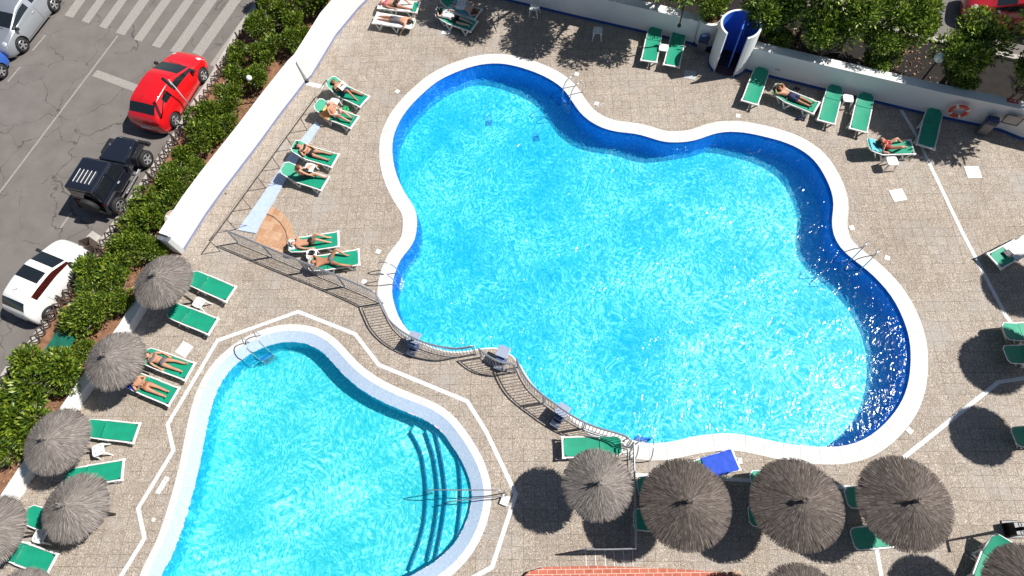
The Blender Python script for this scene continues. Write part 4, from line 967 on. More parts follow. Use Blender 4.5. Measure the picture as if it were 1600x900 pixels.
def liferig(loc, rx, label, faded=False):
    t = thing('life_ring', label, 'life ring', loc); t.rotation_euler = rx
    mb = MB(); mb.tube([(.30 * math.cos(k * math.pi / 16), .30 * math.sin(k * math.pi / 16), 0) for k in range(32)], .072, 10, closed=True)
    mb.build('ring', plain('ring_red', (.66, .075, .03) if not faded else (.74, .34, .26), .5), t, True)
    for k in range(4):
        a = k * math.pi / 2 + .6; mb = MB(); mb.tube([(.30 * math.cos(a + u), .30 * math.sin(a + u), 0) for u in (-.14, -.07, 0, .07, .14)], .076, 10); mb.build('white_band', M['white_plastic'], t, True)
    mb = MB(); mb.tube([(.40 * math.cos(k * math.pi / 16) * (1 - .04 * abs(math.sin(k * math.pi / 8))), .40 * math.sin(k * math.pi / 16), 0) for k in range(32)], .010, 5, closed=True); mb.build('rope', M['cloth_white'], t)
    return t
liferig(onwall((1499, 167), .78, .10), (R(90), 0, an), 'orange red life ring hanging on the shaded wall')
liferig(G(274, 343, .75), (R(55), R(10), R(40)), 'faded life ring lying in the hedge behind the street wall', True)
def plate(px, z, w_, h_, label, name, cat, mat, text=None, tm=None):
    p = onwall(px, z, .02); t = thing(name, label, cat, p, an)
    mb = MB(); mb.box((0, 0, 0), (w_, .02, h_)); mb.build('board', mat, t, bevel=.004); return t
t = plate((1583, 178), .92, .62, .48, 'framed notice board at the right end of the shaded wall', 'notice_board', 'sign', M['concrete'])
mb = MB()
for a_, b_, c_ in (((0, -.013, .235), (.64, .03, .03), 0), ((0, -.013, -.235), (.64, .03, .03), 0), ((-.305, -.013, 0), (.03, .03, .46), 0), ((.305, -.013, 0), (.03, .03, .46), 0)): mb.box(a_, b_)
mb.build('frame', M['wood'], t)
# red sign lying on the wall top: white arrow mark on red
p = G(1582, 158, 1.38); p.z = 1.39; t = thing('warning_sign', 'small red sign with a white mark on top of the wall', 'sign', p, an)
mb = MB(); mb.box((0, 0, 0), (.42, .2, .02)); mb.build('board', plain('sign_red', (.60, .03, .03), .5), t)
mb = MB(); mb.box((-.03, 0, .0125), (.2, .035, .003)); mb.prism([(.07, .06), (.07, -.06), (.16, 0)], .011, .014); mb.build('arrow_mark', M['white_plastic'], t)
for x, y in ((1082, 33), (1215, 109), (1508, 177)):
    t = thing('wall_vent', 'small grey vent slot in the shaded wall %s' % {1082: 'above the left bin', 1215: 'behind the person in navy trunks', 1508: 'below the life ring'}[x], 'vent', onwall((x, y), .55, .01), an, 'wall vents')
    mb = MB(); mb.box((0, 0, 0), (.24, .02, .08)); mb.build('grille', M['cover_grey'], t)
def globe_lamp(px, z, label, base_px=None, rr=.2):
    top = G(*px, z); t = thing('globe_lamp', label, 'lamp', (top.x, top.y, 0), 0, 'garden globe lamps')
    mb = MB(); mb.tube([(0, 0, 0), (0, 0, z - rr * .8)], .035, 8); mb.build('pole', M['dark_metal'], t)
    mb = MB(); mb.lathe([(rr * math.sin(k * math.pi / 14), -rr * math.cos(k * math.pi / 14)) for k in range(15)], 20, (0, 0, z)); mb.build('globe', M['white_plastic'], t, True)
    mb = MB(); mb.lathe([(.06, z - rr - .02), (.1, z - rr + .05)], 12); mb.build('collar', M['dark_metal'], t)
globe_lamp((1468, 90), 2.3, 'white globe lamp among the dark trees behind the wall'); globe_lamp((389, 122), 1.5, 'small white globe lamp in the street hedge', rr=.13)
# post carrying the wall lamp over the top wall
p = onwall((1072, 12), 1.38, -.25); t = thing('wall_lamp', 'dark lamp post standing on the top wall left of the planter', 'lamp', p)
mb = MB(); mb.tube([(0, 0, 0), (0, 0, 1.6)], .035, 8); mb.build('pole', M['dark_metal'], t); mb = MB(); mb.lathe([(0, 0), (.09, 0), (.07, .1)], 12); mb.build('base', M['dark_metal'], t)
mb = MB(); mb.lathe([(.2 * math.sin(k * math.pi / 12), -.2 * math.cos(k * math.pi / 12)) for k in range(13)], 16, (0, 0, 1.78)); mb.build('globe', M['white_plastic'], t, True)
# street lamp by the red car
base = G(303, 174); top_h = 2.75
t = thing('street_lamp', 'thin street lamp leaning over the red hatchback', 'street lamp', base)
mb = MB(); P_ = [Vector((0, 0, 0)), Vector((0, 0, 1.6)), Vector((-.05, .03, 2.1)), G(270, 136, 2.6) - base, G(262, 129, 2.7) - base]; mb.tube(P_, [.035, .032, .028, .025, .022], 8); mb.build('pole', M['drain'], t, True)
mb = MB(); a_, b_ = G(270, 137, 2.66) - base, G(253, 122, 2.78) - base; mb.beam(a_, b_, .13, .06); mb.build('lamp_head', M['dark_metal'], t, bevel=.02)
# lamp post at the right edge
base = G(1580, 827); t = thing('lamp_post', 'black lamp post with a square base at the lower right edge', 'lamp post', base, R(-7))
mb = MB(); mb.box((0, 0, .02), (.55, .55, .04)); mb.box((0, 0, .24), (.36, .40, .42)); mb.build('base_box', M['dark_metal'], t, bevel=.03)
mb = MB()
for y in (-.12, .12): mb.tube([(.05 * math.cos(k * math.pi / 6) + .02, .06 * math.sin(k * math.pi / 6) + y, .46) for k in range(12)], .012, 5, closed=True)
mb.build('shackles', M['rail_paint'], t)
mb = MB(); mb.tube([(0, 0, .4), (0, 0, 1.3), (0, 0, 2.5)], [.06, .045, .03], 10); mb.build('pole', M['dark_metal'], t, True)
mb = MB(); mb.beam((0, -.35, 2.5), (0, .35, 2.5), .06, .06); mb.build('cross_arm', M['dark_metal'], t)

# ------------------------------------------------------------------ street side: trellis, bin, net
t = thing('trellis_fence', 'low dark diamond trellis between the kerb and the street hedge', 'trellis')
tp = [G(*p) for p in [(408,22),(376,72),(337,140),(305,186),(270,238),(240,286),(203,338),(168,388),(116,462),(84,507),(60,543),(25,588),(-25,655)]]
P = catmull(tp, closed=False, step=.05); acc = [0]
for i in range(1, len(P)): acc.append(acc[-1] + (P[i] - P[i - 1]).length)
def at(s):
    s = max(0, min(acc[-1], s)); lo, hi = 0, len(acc) - 1
    while hi - lo > 1:
        m_ = (lo + hi) // 2
        if acc[m_] < s: lo = m_
        else: hi = m_
    k = (s - acc[lo]) / max(1e-6, acc[hi] - acc[lo]); return P[lo].lerp(P[hi], k)
tot = acc[-1]; seg = 2.1; k = 0; nseg = int(tot / seg)
for q in range(nseg + 1):
    s0 = q * seg; mb = MB(); hh = .62; st_ = .36; wob = random.uniform(-.05, .05)
    j_ = 0
    while j_ * st_ < seg - .05:
        for sg in (1, -1):
            a = s0 + j_ * st_; b = a + st_; za, zb = (.10, hh + wob) if sg > 0 else (hh + wob, .10)
            A_ = at(a); B_ = at(b); mb.beam((A_.x, A_.y, za), (B_.x, B_.y, zb), .028, .05, (0, 0, 1))
        j_ += 1
    mb.build('trellis_panel', M['wood'], t)
    mb = MB(); A_ = at(s0); mb.box((A_.x, A_.y, .38), (.06, .06, .76)); mb.build('post', M['wood'], t)
p = G(150, 392); t = thing('waste_bin', 'open brown bin at the kerb in front of the small white car', 'bin', p, .3)
mb = MB()
for sx, sy, w_, d_ in ((-.22, 0, .03, .44), (.22, 0, .03, .44), (0, -.22, .44, .03), (0, .22, .44, .03)): mb.box((sx, sy, .4), (w_, d_, .66))
mb.build('bin_walls', M['wood'], t); mb = MB(); mb.box((0, 0, .1), (.4, .4, .04)); mb.build('bin_floor', M['wood'], t)
p = G(145, 378); t = thing('kerb_slab', 'loose grey concrete slab beside the brown bin', 'slab', p, .9); mb = MB(); mb.box((0, 0, .09), (.75, .55, .18)); mb.build('slab', M['concrete'], t, bevel=.02)
m, nt, bs, ln = newmat('green_net'); bs.inputs['Base Color'].default_value = (.015, .20, .13, 1); bs.inputs['Roughness'].default_value = .6
ck = tex(nt, 'Checker', coords(nt), 40); bs.inputs['Alpha'].default_value = .8
mb = MB(); nx = 10; vs = []
A_, B_, C_, D_ = G(68, 548, .25), G(92, 512, .55), G(118, 528, .75), G(98, 560, .55)
for i in range(nx + 1):
    for j_ in range(nx + 1):
        u, v_ = i / nx, j_ / nx; p = A_.lerp(D_, u).lerp(B_.lerp(C_, u), v_); p.z += .06 * noise.noise(p * 3); vs.append(p)
N = len(vs); vs += [v_ - Vector((0, 0, .01)) for v_ in vs]; fs = []
for i in range(nx):
    for j_ in range(nx): q = i * (nx + 1) + j_; fs += [(q, q + 1, q + nx + 2, q + nx + 1), (N + q, N + q + nx + 1, N + q + nx + 2, N + q + 1)]
mb.add(vs, fs); tag(mb.build('green_net', m, None, True), 'green shade net sheet over the gap in the street hedge', 'net')

# ------------------------------------------------------------------ hedge shrubs and trees
def leaves(rad, n, size, seed, lumps=14, flat=.8, mat='leaf'):
    rnd = random.Random(seed); mb = MB(); Ls = []
    for k in range(lumps):
        a = rnd.random() * 6.283; u = rnd.random() ** .5; Ls.append((Vector((rad * .66 * u * math.cos(a), rad * .66 * u * math.sin(a), rad * flat * rnd.uniform(-.1, .62) * (1 - .4 * u))), rad * rnd.uniform(.24, .44)))
    for q in range(n):
        c_, r_ = Ls[rnd.randrange(lumps)]; d = Vector((rnd.gauss(0, 1), rnd.gauss(0, 1), rnd.gauss(0, 1) + .35)).normalized()
        p = c_ + d * r_ * rnd.uniform(.62, 1.12) ; p.z *= .95
        ax = (d + Vector((rnd.uniform(-.8, .8), rnd.uniform(-.8, .8), rnd.uniform(-.3, .8)))).normalized(); sd = ax.cross(Vector((rnd.uniform(-1, 1), rnd.uniform(-1, 1), rnd.uniform(-.2, 1)))).normalized()
        l = size * rnd.uniform(.7, 1.35); w_ = l * .42; nn = sd.cross(ax)
        mb.add([p, p + ax * l * .5 + sd * w_ * .5 - nn * w_ * .12, p + ax * l, p + ax * l * .5 - sd * w_ * .5 - nn * w_ * .12], [(0, 1, 2, 3)])
    return mb.mesh('leaves_%d' % seed, M[mat])
LM = [leaves(1.0, 4300, .125, 11, 10), leaves(1.0, 4300, .11, 12, 12), leaves(1.0, 3900, .135, 13, 9)]
def stems(rad, h, seed, th=.04, nb=6):
    rnd = random.Random(seed); mb = MB(); mb.tube([(0, 0, -.1), (rnd.uniform(-.06, .06), rnd.uniform(-.06, .06), h * .45), (0, 0, h * .7)], [th * 1.3, th, th * .7], 8)
    for k in range(nb):
        a = 6.28 * k / nb + rnd.uniform(-.4, .4); e = Vector((math.cos(a) * rad * .75, math.sin(a) * rad * .75, h * rnd.uniform(.75, 1.15)))
        s0 = Vector((0, 0, h * rnd.uniform(.3, .6))); mid = s0.lerp(e, .5) + Vector((rnd.uniform(-.1, .1), rnd.uniform(-.1, .1), rnd.uniform(-.1, .1))); mb.tube([s0, mid, e], [th * .7, th * .45, th * .18], 6)
        for w_ in range(2):
            e2 = mid + Vector((rnd.uniform(-.5, .5), rnd.uniform(-.5, .5), rnd.uniform(.0, .4))) * rad * .8; mb.tube([mid, e2], [th * .35, th * .12], 5)
    return mb.mesh('stems_%d' % seed, M['bark'], True)
SM = [stems(1, .9, 21), stems(1, .9, 22)]
hed = [(425,-8,36,'at the top edge beside the kerb'),(404,38,32,'beside the crosswalk end'),(372,86,28,'at the kerb above the red hatchback nose'),(345,196,24,'on the wall side behind the red hatchback'),(308,262,24,'on the wall side above the faded life ring'),(262,296,26,'just above the faded life ring'),(182,396,30,'between the brown bin and the slate pillar'),(118,505,26,'beside the green net'),(490,-12,45,'at the top edge of the street hedge'),(445,28,40,'second from the top edge in the street hedge'),(462,62,30,'against the wall left of the grey post'),(415,78,36,'between the crosswalk end and the wall'),(385,118,32,'beside the small globe lamp'),
       (356,152,35,'right of the red hatchback tail'),(318,192,38,'behind the red hatchback'),(300,236,30,'between the red hatchback and the black off-roader'),(274,278,38,'right of the black off-roader'),(238,324,34,'left of the faded life ring'),
       (205,362,42,'above the brown kerb bin'),(226,388,28,'beside the slate pillar'),(158,428,42,'in front of the small white car'),(186,458,28,'left of the highest left parasol'),(140,482,42,'right of the small white car tail'),
       (124,545,24,'between the green net and the second left parasol'),(70,576,42,'below the green net'),(104,596,28,'left of the second left parasol foot'),(40,636,45,'above the third left parasol'),(12,692,40,'left of the third left parasol'),(-25,650,35,'at the left edge below the kerb')]
for k, (x, y, r, lb) in enumerate(hed):
    rm = r / 37. * (1.05 + .12 * math.sin(k * 2.7)); x += 1; y += 1; z_ = .62 * rm + .1; p = G(x, y, z_); t = thing('hedge_shrub', 'leafy green shrub ' + lb, 'shrub', (p.x, p.y, .0), k * 1.3, 'shrubs of the street hedge', rm)
    c_ = obj('foliage', LM[k % 3], t); c_.location = (0, 0, .62); obj('stems', SM[k % 2], t)
def tree(px, z, rad, label, seed, mesh, flat=.8):
    p = G(*px, z); q = Vector((p.x, p.y, 0)); need = .45 + .75
    W_ = wallR if (q - wallR[0]).dot(gR) > 0 else wallT
    best = 1e9
    for a_, b_ in zip(W_, W_[1:]):                       # the trunk stands behind the wall, the crown may lean over it
        u_ = (b_ - a_).normalized(); n_ = Vector((-u_.y, u_.x, 0)); k_ = max(0, min((b_ - a_).length, (q - a_).dot(u_))); c__ = a_ + u_ * k_
        if (q - c__).length < best: best = (q - c__).length; sd_ = (q - c__).dot(n_); nn_ = n_
    shift = max(0, need - sd_); q = q + nn_ * shift; lean = Vector((p.x - q.x, p.y - q.y, 0))
    if shift > 1.2: lean = lean * (1.2 / shift)
    t = thing('tree', label, 'tree', q, 0, 'trees behind the top wall')
    c_ = obj('crown', mesh, t); c_.location = (lean.x, lean.y, z); c_.scale = (rad, rad, rad); c_.rotation_euler = (0, 0, seed * 1.7)
    me = stems(rad, z, seed, .09, 8)
    for v in me.vertices: k_ = (max(0, v.co.z) / z) ** 1.3; v.co.x += lean.x * k_; v.co.y += lean.y * k_
    obj('trunk', me, t); return t
TM = [leaves(1.0, 8500, .12, 31, 17, .8, 'leaf_top'), leaves(1.0, 8500, .11, 32, 19, .8, 'leaf_top')]
tr = [((1112,-2),1.9,1.0,'small tree above the planter'),((1218,14),2.2,1.55,'tree just right of the shower cabin'),((1300,50),2.1,1.35,'lower bushy tree between the shower and the globe lamp'),((1352,8),2.7,1.6,'yellowish tree at the top edge, middle of the row'),((1422,30),2.5,1.25,'tree left above the globe lamp'),
      ((1518,74),2.4,1.5,'largest round tree above the life ring'),((1378,96),1.2,.85,'low bush behind the shaded wall'),((1290,-34),3.2,1.7,'tall tree beyond the top edge, middle'),((1040,-38),3.2,1.6,'tree beyond the top edge left of the planter'),
      ((945,-66),3.6,1.6,'tree beyond the top edge over the lone stools'),((850,-92),3.8,1.5,'leftmost tree beyond the top edge'),((1622,120),2.3,1.1,'tree at the right edge by the notice board'),((770,-105),3.4,1.3,'far left tree beyond the top edge'),
      ((1500,122),1.3,.75,'low bush under the largest round tree'),((1715,40),4.4,2.3,'tall unseen tree added outside the right edge for its shade'),((1378,66),2.0,.9,'small tree left of the globe lamp'),((1215,62),1.2,.7,'low bush behind the wall right of the shower')]  # the tall right-hand tree is out of view, added to shade bed and wall
for k, (px, z_, r, lb) in enumerate(tr): tree(px, z_, r, lb, 40 + k, TM[k % 2])
# planter plants: upright blades
p = c2.copy(); p.z = 1.25; t = thing('planter_plant', 'spiky plant with grey green blades in the round planter', 'plant', p); mb = MB(); rnd = random.Random(5)
for k in range(60):
    a = rnd.random() * 6.28; r = rnd.uniform(0, .3); b_ = Vector((r * math.cos(a), r * math.sin(a), 0)); e = b_ + Vector((math.cos(a) * rnd.uniform(.05, .3), math.sin(a) * rnd.uniform(.05, .3), rnd.uniform(.25, .6))); sd = Vector((-math.sin(a), math.cos(a), 0)) * .02
    mb.add([b_ - sd, b_ + sd, e], [(0, 1, 2)])
mb.build('blades', M['leaf'], t)
# ground litter
def litter(name, pts, mat, label, cat='litter'):
    mb = MB(); rnd = random.Random(9)
    for (x, y, spread, n_, sz) in pts:
        c_ = G(x, y)
        for k in range(n_):
            p = c_ + Vector((rnd.gauss(0, spread), rnd.gauss(0, spread), 0)); a = rnd.random() * 6.28; s = sz * rnd.uniform(.5, 1.5); u = Vector((math.cos(a), math.sin(a), 0)) * s; v_ = Vector((-u.y, u.x, 0)) * .5
            z_ = rnd.uniform(.0, .03); mb.add([(p + u).to_tuple()[:2] + (z_,), (p + v_).to_tuple()[:2] + (z_ + .02,), (p - u).to_tuple()[:2] + (z_,), (p - v_).to_tuple()[:2] + (z_,)], [(0, 1, 2, 3)])
    return tag(mb.build(name, M[mat]), label, cat, kind='stuff')
litter('leaf_litter', [(520,-20,.5,200,.05),(395,150,.5,260,.05),(350,215,.5,260,.05),(300,300,.6,260,.05),(255,370,.5,200,.05),(195,445,.5,200,.05),(140,560,.4,200,.05),(95,640,.4,200,.05),(40,730,.5,200,.05),(1250,60,.8,400,.05),(1400,80,.8,400,.05)], 'leaf_dry', 'dry leaves scattered on the soil under the shrubs')

# ------------------------------------------------------------------ cars
def wheel(t, x, y, r, wd=.21, side=1, spokes=5):
    w_ = thing('wheel', None, None, (x, y, r)); w_.parent = t; del_ = None
    mb = MB(); mb.lathe([(r * .66, -wd / 2), (r * .94, -wd / 2), (r, -wd / 2 + .03), (r, wd / 2 - .03), (r * .94, wd / 2), (r * .66, wd / 2)], 28)
    o = mb.build('tyre', M['black_rubber'], w_, True); o.rotation_euler = (R(-90) * side, 0, 0)
    mb = MB(); mb.lathe([(r * .66, wd / 2 - .01), (r * .60, wd / 2 + .005), (r * .58, wd / 2 - .07)], 28); mb.lathe([(0, wd / 2), (r * .16, wd / 2 - .005), (r * .16, wd / 2 - .04)], 16)
    for k in range(spokes):
        a = 2 * math.pi * k / spokes; mb.beam((math.cos(a) * r * .1, math.sin(a) * r * .1, wd / 2 - .015), (math.cos(a) * r * .62, math.sin(a) * r * .62, wd / 2 - .012), r * .20, .02, (0, 0, 1))
    o = mb.build('rim', M['rim'], w_, False); o.rotation_euler = (R(-90) * side, 0, 0)
    mb = MB(); mb.lathe([(0, wd / 2 - .08), (r * .62, wd / 2 - .08)], 20); o = mb.build('brake_disc', M['dark_metal'], w_); o.rotation_euler = (R(-90) * side, 0, 0)
def carbody(t, st_, glass, paint, arches, rw, redglass=None, seam=(.5, -.5)):
    """lofted body; glass = dict name -> set of (station, row); the cage is subdivided, then every region becomes its own part"""
    bm = bmesh.new(); rows = []
    for (x, zs_, ys_, zm, ym, zb, yb, zt, yt) in st_:
        half = [(ys_, zs_), (ym, zs_ + (zm - zs_) * .35), (ym, zm), (yb, zb)]
        e = .07
        half += [(yb + (yt - yb) * e, zb + (zt - zb) * e * 1.5), (yb + (yt - yb) * .86, zb + (zt - zb) * .80), (yt, zb + (zt - zb) * .95), (yt * .86, zb + (zt - zb) * .99 if zt - zb > .1 else zt), (yt * .45, zt + .012), (0, zt + .018)]
        vs = [bm.verts.new((x, y, z)) for y, z in half] + [bm.verts.new((x, -y, z)) for y, z in half[-2::-1]]; rows.append(vs)
    nr = len(rows[0]); names = ['body'] + list(glass); idx = {}
    for i in range(len(rows) - 1):
        for k in range(nr - 1):
            f = bm.faces.new((rows[i][k], rows[i][k + 1], rows[i + 1][k + 1], rows[i + 1][k])); kk = min(k, nr - 2 - k); right = k > (nr - 2) / 2
            for gi, g in enumerate(names[1:]):
                if (i, kk) in glass[g]['f'] and (glass[g].get('side') is None or glass[g]['side'] == (-1 if right else 1)): f.material_index = gi + 1
    bm.faces.new(rows[0][::-1]); bm.faces.new(rows[-1]); 
    bmesh.ops.recalc_face_normals(bm, faces=bm.faces)
    me = bpy.data.meshes.new('car'); bm.to_mesh(me); bm.free()
    for _ in names: me.materials.append(None)
    o = obj('tmp', me); m = o.modifiers.new('s', 'SUBSURF'); m.levels = 3; m.render_levels = 3
    dg = bpy.context.evaluated_depsgraph_get(); ev = bpy.data.meshes.new_from_object(o.evaluated_get(dg)); bpy.data.objects.remove(o)
    from mathutils.bvhtree import BVHTree
    bv = BVHTree.FromPolygons([v.co for v in ev.vertices], [p.vertices[:] for p in ev.polygons])
    d0_, d1_ = seam
    for s in (1, -1):
        pts = []
        for k_ in range(25):
            u_ = k_ / 24
            if u_ < .3: x, z = d0_, .95 - .68 * u_ / .3
            elif u_ < .7: x, z = d0_ + (d1_ - d0_) * (u_ - .3) / .4, .27
            else: x, z = d1_, .27 + .66 * (u_ - .7) / .3
            h_ = bv.ray_cast(Vector((x, s * 3, z)), Vector((0, -s, 0)))[0]
            if h_: pts.append(h_ + Vector((0, s * .002, 0)))
        mb = MB(); mb.tube(pts, .007, 4); mb.build('door_seam', M['black_plastic'], t)
    # wheel arches: sink the flank over each wheel
    co_ = [v.co.copy() for v in ev.vertices]
    P = [[] for _ in names]; RA = rw * 1.16; gone, kept = set(), set()
    for p in ev.polygons:
        c_ = p.center
        if p.material_index == 0 and abs(c_.y) > .4 and c_.z < rw * 2.3 and any(math.hypot(c_.x - ax, c_.z - rw) < RA for ax in arches): gone.update(p.vertices[:]); continue
        kept.update(p.vertices[:]); P[p.material_index].append(p.vertices[:])
    for v in gone & kept:                                  # round the edge of the cut-out
        ax = min(arches, key=lambda q_: abs(q_ - co_[v].x)); d_ = Vector((co_[v].x - ax, 0, co_[v].z - rw))
        if d_.length > .01: d_ = d_.normalized() * RA; co_[v] = Vector((ax + d_.x, co_[v].y, rw + d_.z))
    for gi, nme in enumerate(names):
        if not P[gi]: continue
        mp = {}; V = []; F = []
        for vv in P[gi]:
            ff = []
            for v in vv:
                if v not in mp: mp[v] = len(V); V.append(co_[v])
                ff.append(mp[v])
            F.append(ff)
        q = bpy.data.meshes.new(nme); q.from_pydata(V, [], F); q.materials.append(paint if gi == 0 else (redglass if redglass and nme in ('side_window#l1', 'side_window#r1') else M['glass'])); q.polygons.foreach_set('use_smooth', [True] * len(F)); obj(nme.split('#')[0], q, t)
    mb = MB()
    for ax in arches:
        for s in (1, -1):
            n_ = 20; A = [(ax + rw * 1.17 * math.cos(math.pi * k / n_), rw + rw * 1.17 * math.sin(math.pi * k / n_)) for k in range(n_ + 1)]
            ya = s * .50; yb_ = s * .80; b = len(mb.v)
            for x, z in A: mb.v += [(x, ya, z), (x, yb_, z)]
            for k in range(n_): mb.f.append((b + 2 * k, b + 2 * k + 1, b + 2 * k + 3, b + 2 * k + 2))
            mb.add([(x, ya, z) for x, z in A], [tuple(range(n_ + 1))])
    mb.build('wheel_well', M['black_plastic'], t)
    mb = MB(); mb.box((0, 0, .2), (st_[0][0] - st_[-1][0] - .5, 1.0, .08)); mb.build('underbody', M['black_plastic'], t)
def paint(name, c, flake=.0, rough=.25):
    return plain(name, c, rough, metal=flake, var=.02, coat=.9, spec=.6)
def hatch(label, col_, p, rz, s, L=4.06, W=1.74, Hh=1.46, wb=2.51, rw=.32, bubble=0, spokes=5, glasscol=None):
    t = thing('parked_car', label, 'car', p, rz, 'cars parked along the street', s)
    h = W / 2; f = L / 2
    k = bubble
    X_ = [0, .07, .32, .78, .92, 1.80, 1.98, 2.42, 2.52, L - .95, L - .62, L - .24, L - .12, L] if not k else [0, .07, .30, .66, .80, 1.46, 1.54, 2.25, 2.36, L - .80, L - .48, L - .16, L - .08, L]
    X_ = [f - q for q in X_]
    st_ = [(X_[0], .30, h * .42, .42, h * .50, .50, h * .48, .54, h * .38), (X_[1], .20, h * .70, .50, h * .78, .64 + .03 * k, h * .74, .70 + .04 * k, h * .56), (X_[2], .18, h * .88, .60, h * .96, .76 + .04 * k, h * .88, .84 + .06 * k, h * .68),
           (X_[3], .17, h * .92, .66, h * 1.0, .88, h * .92, .96 + .04 * k, h * .74), (X_[4], .17, h * .92, .66, h * 1.0, .90, h * .91, .99 + .04 * k, h * .76),
           (X_[5], .17, h * .92, .66, h * .99, .94, h * .90, Hh - .09, h * .70), (X_[6], .17, h * .92, .66, h * .99, .95, h * .90, Hh - .03, h * .70), (X_[7], .17, h * .92, .66, h * .99, .97, h * .91, Hh, h * .70), (X_[8], .17, h * .92, .66, h * .99, .97, h * .91, Hh, h * .70),
           (X_[9], .17, h * .92, .68, h * 1.0, .99, h * .91, Hh - .03, h * .69), (X_[10], .18, h * .92, .68, h * 1.0, 1.0, h * .90, Hh - .07, h * .68), (X_[11], .20, h * .90, .68, h * .97, .95, h * .86, 1.03, h * .70), (X_[12], .22, h * .86, .64, h * .93, .88, h * .83, .95, h * .68), (X_[13], .28, h * .70, .5, h * .80, .64, h * .74, .68, h * .55)]
    gl = {'windshield': dict(f={(4, 6), (4, 7), (4, 8)}), 'rear_window': dict(f={(10, 6), (10, 7), (10, 8)}),
          'side_window#l1': dict(f={(5, 4), (6, 4), (4, 4)}, side=1), 'side_window#r1': dict(f={(5, 4), (6, 4), (4, 4)}, side=-1), 'side_window#l2': dict(f={(8, 4)}, side=1), 'side_window#r2': dict(f={(8, 4)}, side=-1)}
    if k:
        for q_, s_ in (('l', 1), ('r', -1)): gl['side_window#%s1' % q_] = dict(f={(j_, 4) for j_ in (4, 5, 6, 7, 8)}, side=s_); gl.pop('side_window#%s2' % q_)
        gl['glass_roof'] = dict(f={(6, 6), (6, 7), (6, 8)})
    carbody(t, st_, gl, col_, (wb / 2 - .02, -wb / 2 + .0), rw, M['glass_red'] if k else None, (X_[4] - .18, X_[8] - .02))
    for x in (wb / 2, -wb / 2):
        for sd in (1, -1): wheel(t, x, sd * (h - .115), rw, .21, sd, spokes)
    for sd in (1, -1):
        mb = MB(); mb.lathe([(0, .05), (.06, .045), (.11, .02), (.125, -.03)], 14); o = mb.build('headlight', M['clear_light'], t, True); o.location = (f - .27, sd * h * .70, .71 + .03 * k); o.rotation_euler = (0, R(50), sd * R(15)); o.scale = (1.7, 1.2, 1)
        mb = MB(); mb.lathe([(0, .05), (.05, .045), (.085, .02), (.10, -.03)], 14); o = mb.build('tail_light', M['red_light'], t, True); o.location = (-f + .13, sd * h * .76, .80); o.rotation_euler = (0, R(-75), 0); o.scale = (1.4, 1, 1)
        mb = MB(); mb.box((0, 0, 0), (.13, .17, .12)); o = mb.build('mirror', M['black_plastic'] if sd else col_, t, bevel=.03); o.location = (f - 1.15 + .25 * k, sd * (h + .04), .98)
        mb = MB(); mb.box((0, 0, 0), (.16, .02, .025)); o = mb.build('door_handle', col_, t, bevel=.006); o.location = (f - 2.35, sd * (h * .985), .84)
    mb = MB(); mb.box((-f - .005, 0, .52), (.02, .50, .11)); mb.build('number_plate', M['white_plastic'], t)
    mb = MB(); mb.beam((X_[4] - .04, .35, 1.03 + .03 * k), (X_[4] - .12, -.3, 1.06 + .03 * k), .02, .02); mb.build('wiper', M['black_plastic'], t)
    mb = MB(); mb.tube([(-f + .9, 0, Hh), (-f + .78, 0, Hh + .14)], .008, 5); mb.build('antenna', M['black_plastic'], t)
    return t
M['car_red'] = paint('car_red', (.62, .008, .012)); M['car_white'] = paint('car_white', (.78, .78, .76)); M['car_silver'] = paint('car_silver', (.42, .45, .49), .55, .3); M['car_black'] = paint('car_black', (.010, .013, .022), 0, .22); M['car_blue'] = paint('car_blue', (.02, .10, .42))
M['car_darkred'] = paint('car_dark_red', (.40, .008, .012))
def place(rear, front, zz, wb, side, W):
    """ground centre and heading from the two visible wheel hubs (side = -1 the car's right flank)"""
    a, b = G(*rear, zz), G(*front, zz); d = (b - a); s = d.length / wb; u = d.normalized(); n_ = Vector((-u.y, u.x, 0)); c_ = (a + b) / 2 - n_ * side * (W / 2 * s); c_.z = 0
    return c_, math.atan2(u.y, u.x), s
c_, r_, s_ = place((275,188), (319,118), .33, 2.51, -1, 1.70); red = hatch('red hatchback parked under the street lamp', M['car_red'], c_, r_, s_, wb=2.51, spokes=5)
c_, r_, s_ = place((79,490), (136,413), .31, 2.30, -1, 1.60); hatch('small rounded white city car beside the hedge', M['car_white'], c_, r_, s_, L=3.48, W=1.58, Hh=1.44, wb=2.30, rw=.30, bubble=1, spokes=7)
c_, r_, s_ = place((86,8), (37,71), .33, 2.58, 1, 1.74); hatch('silver hatchback cut by the top left corner', M['car_silver'], c_, r_, s_, L=4.25, W=1.77, Hh=1.42, wb=2.58, rw=.33)
u = Vector((math.cos(r_), math.sin(r_), 0)); q = G(3, 112, .33) ; n_ = Vector((-u.y, u.x, 0)); q = q - u * (-1.25 * s_) - n_ * .85 * s_; q.z = 0
hatch('blue car cut by the left edge behind the silver one', M['car_blue'], q, r_, s_)
p = G(1572, 6, .4); p.z = 0; hatch('dark red car cut by the top right corner', M['car_darkred'], p - gN * .55 + gR * .5, math.atan2(gR.y, gR.x) + math.pi, 1.08, L=4.4, wb=2.6)
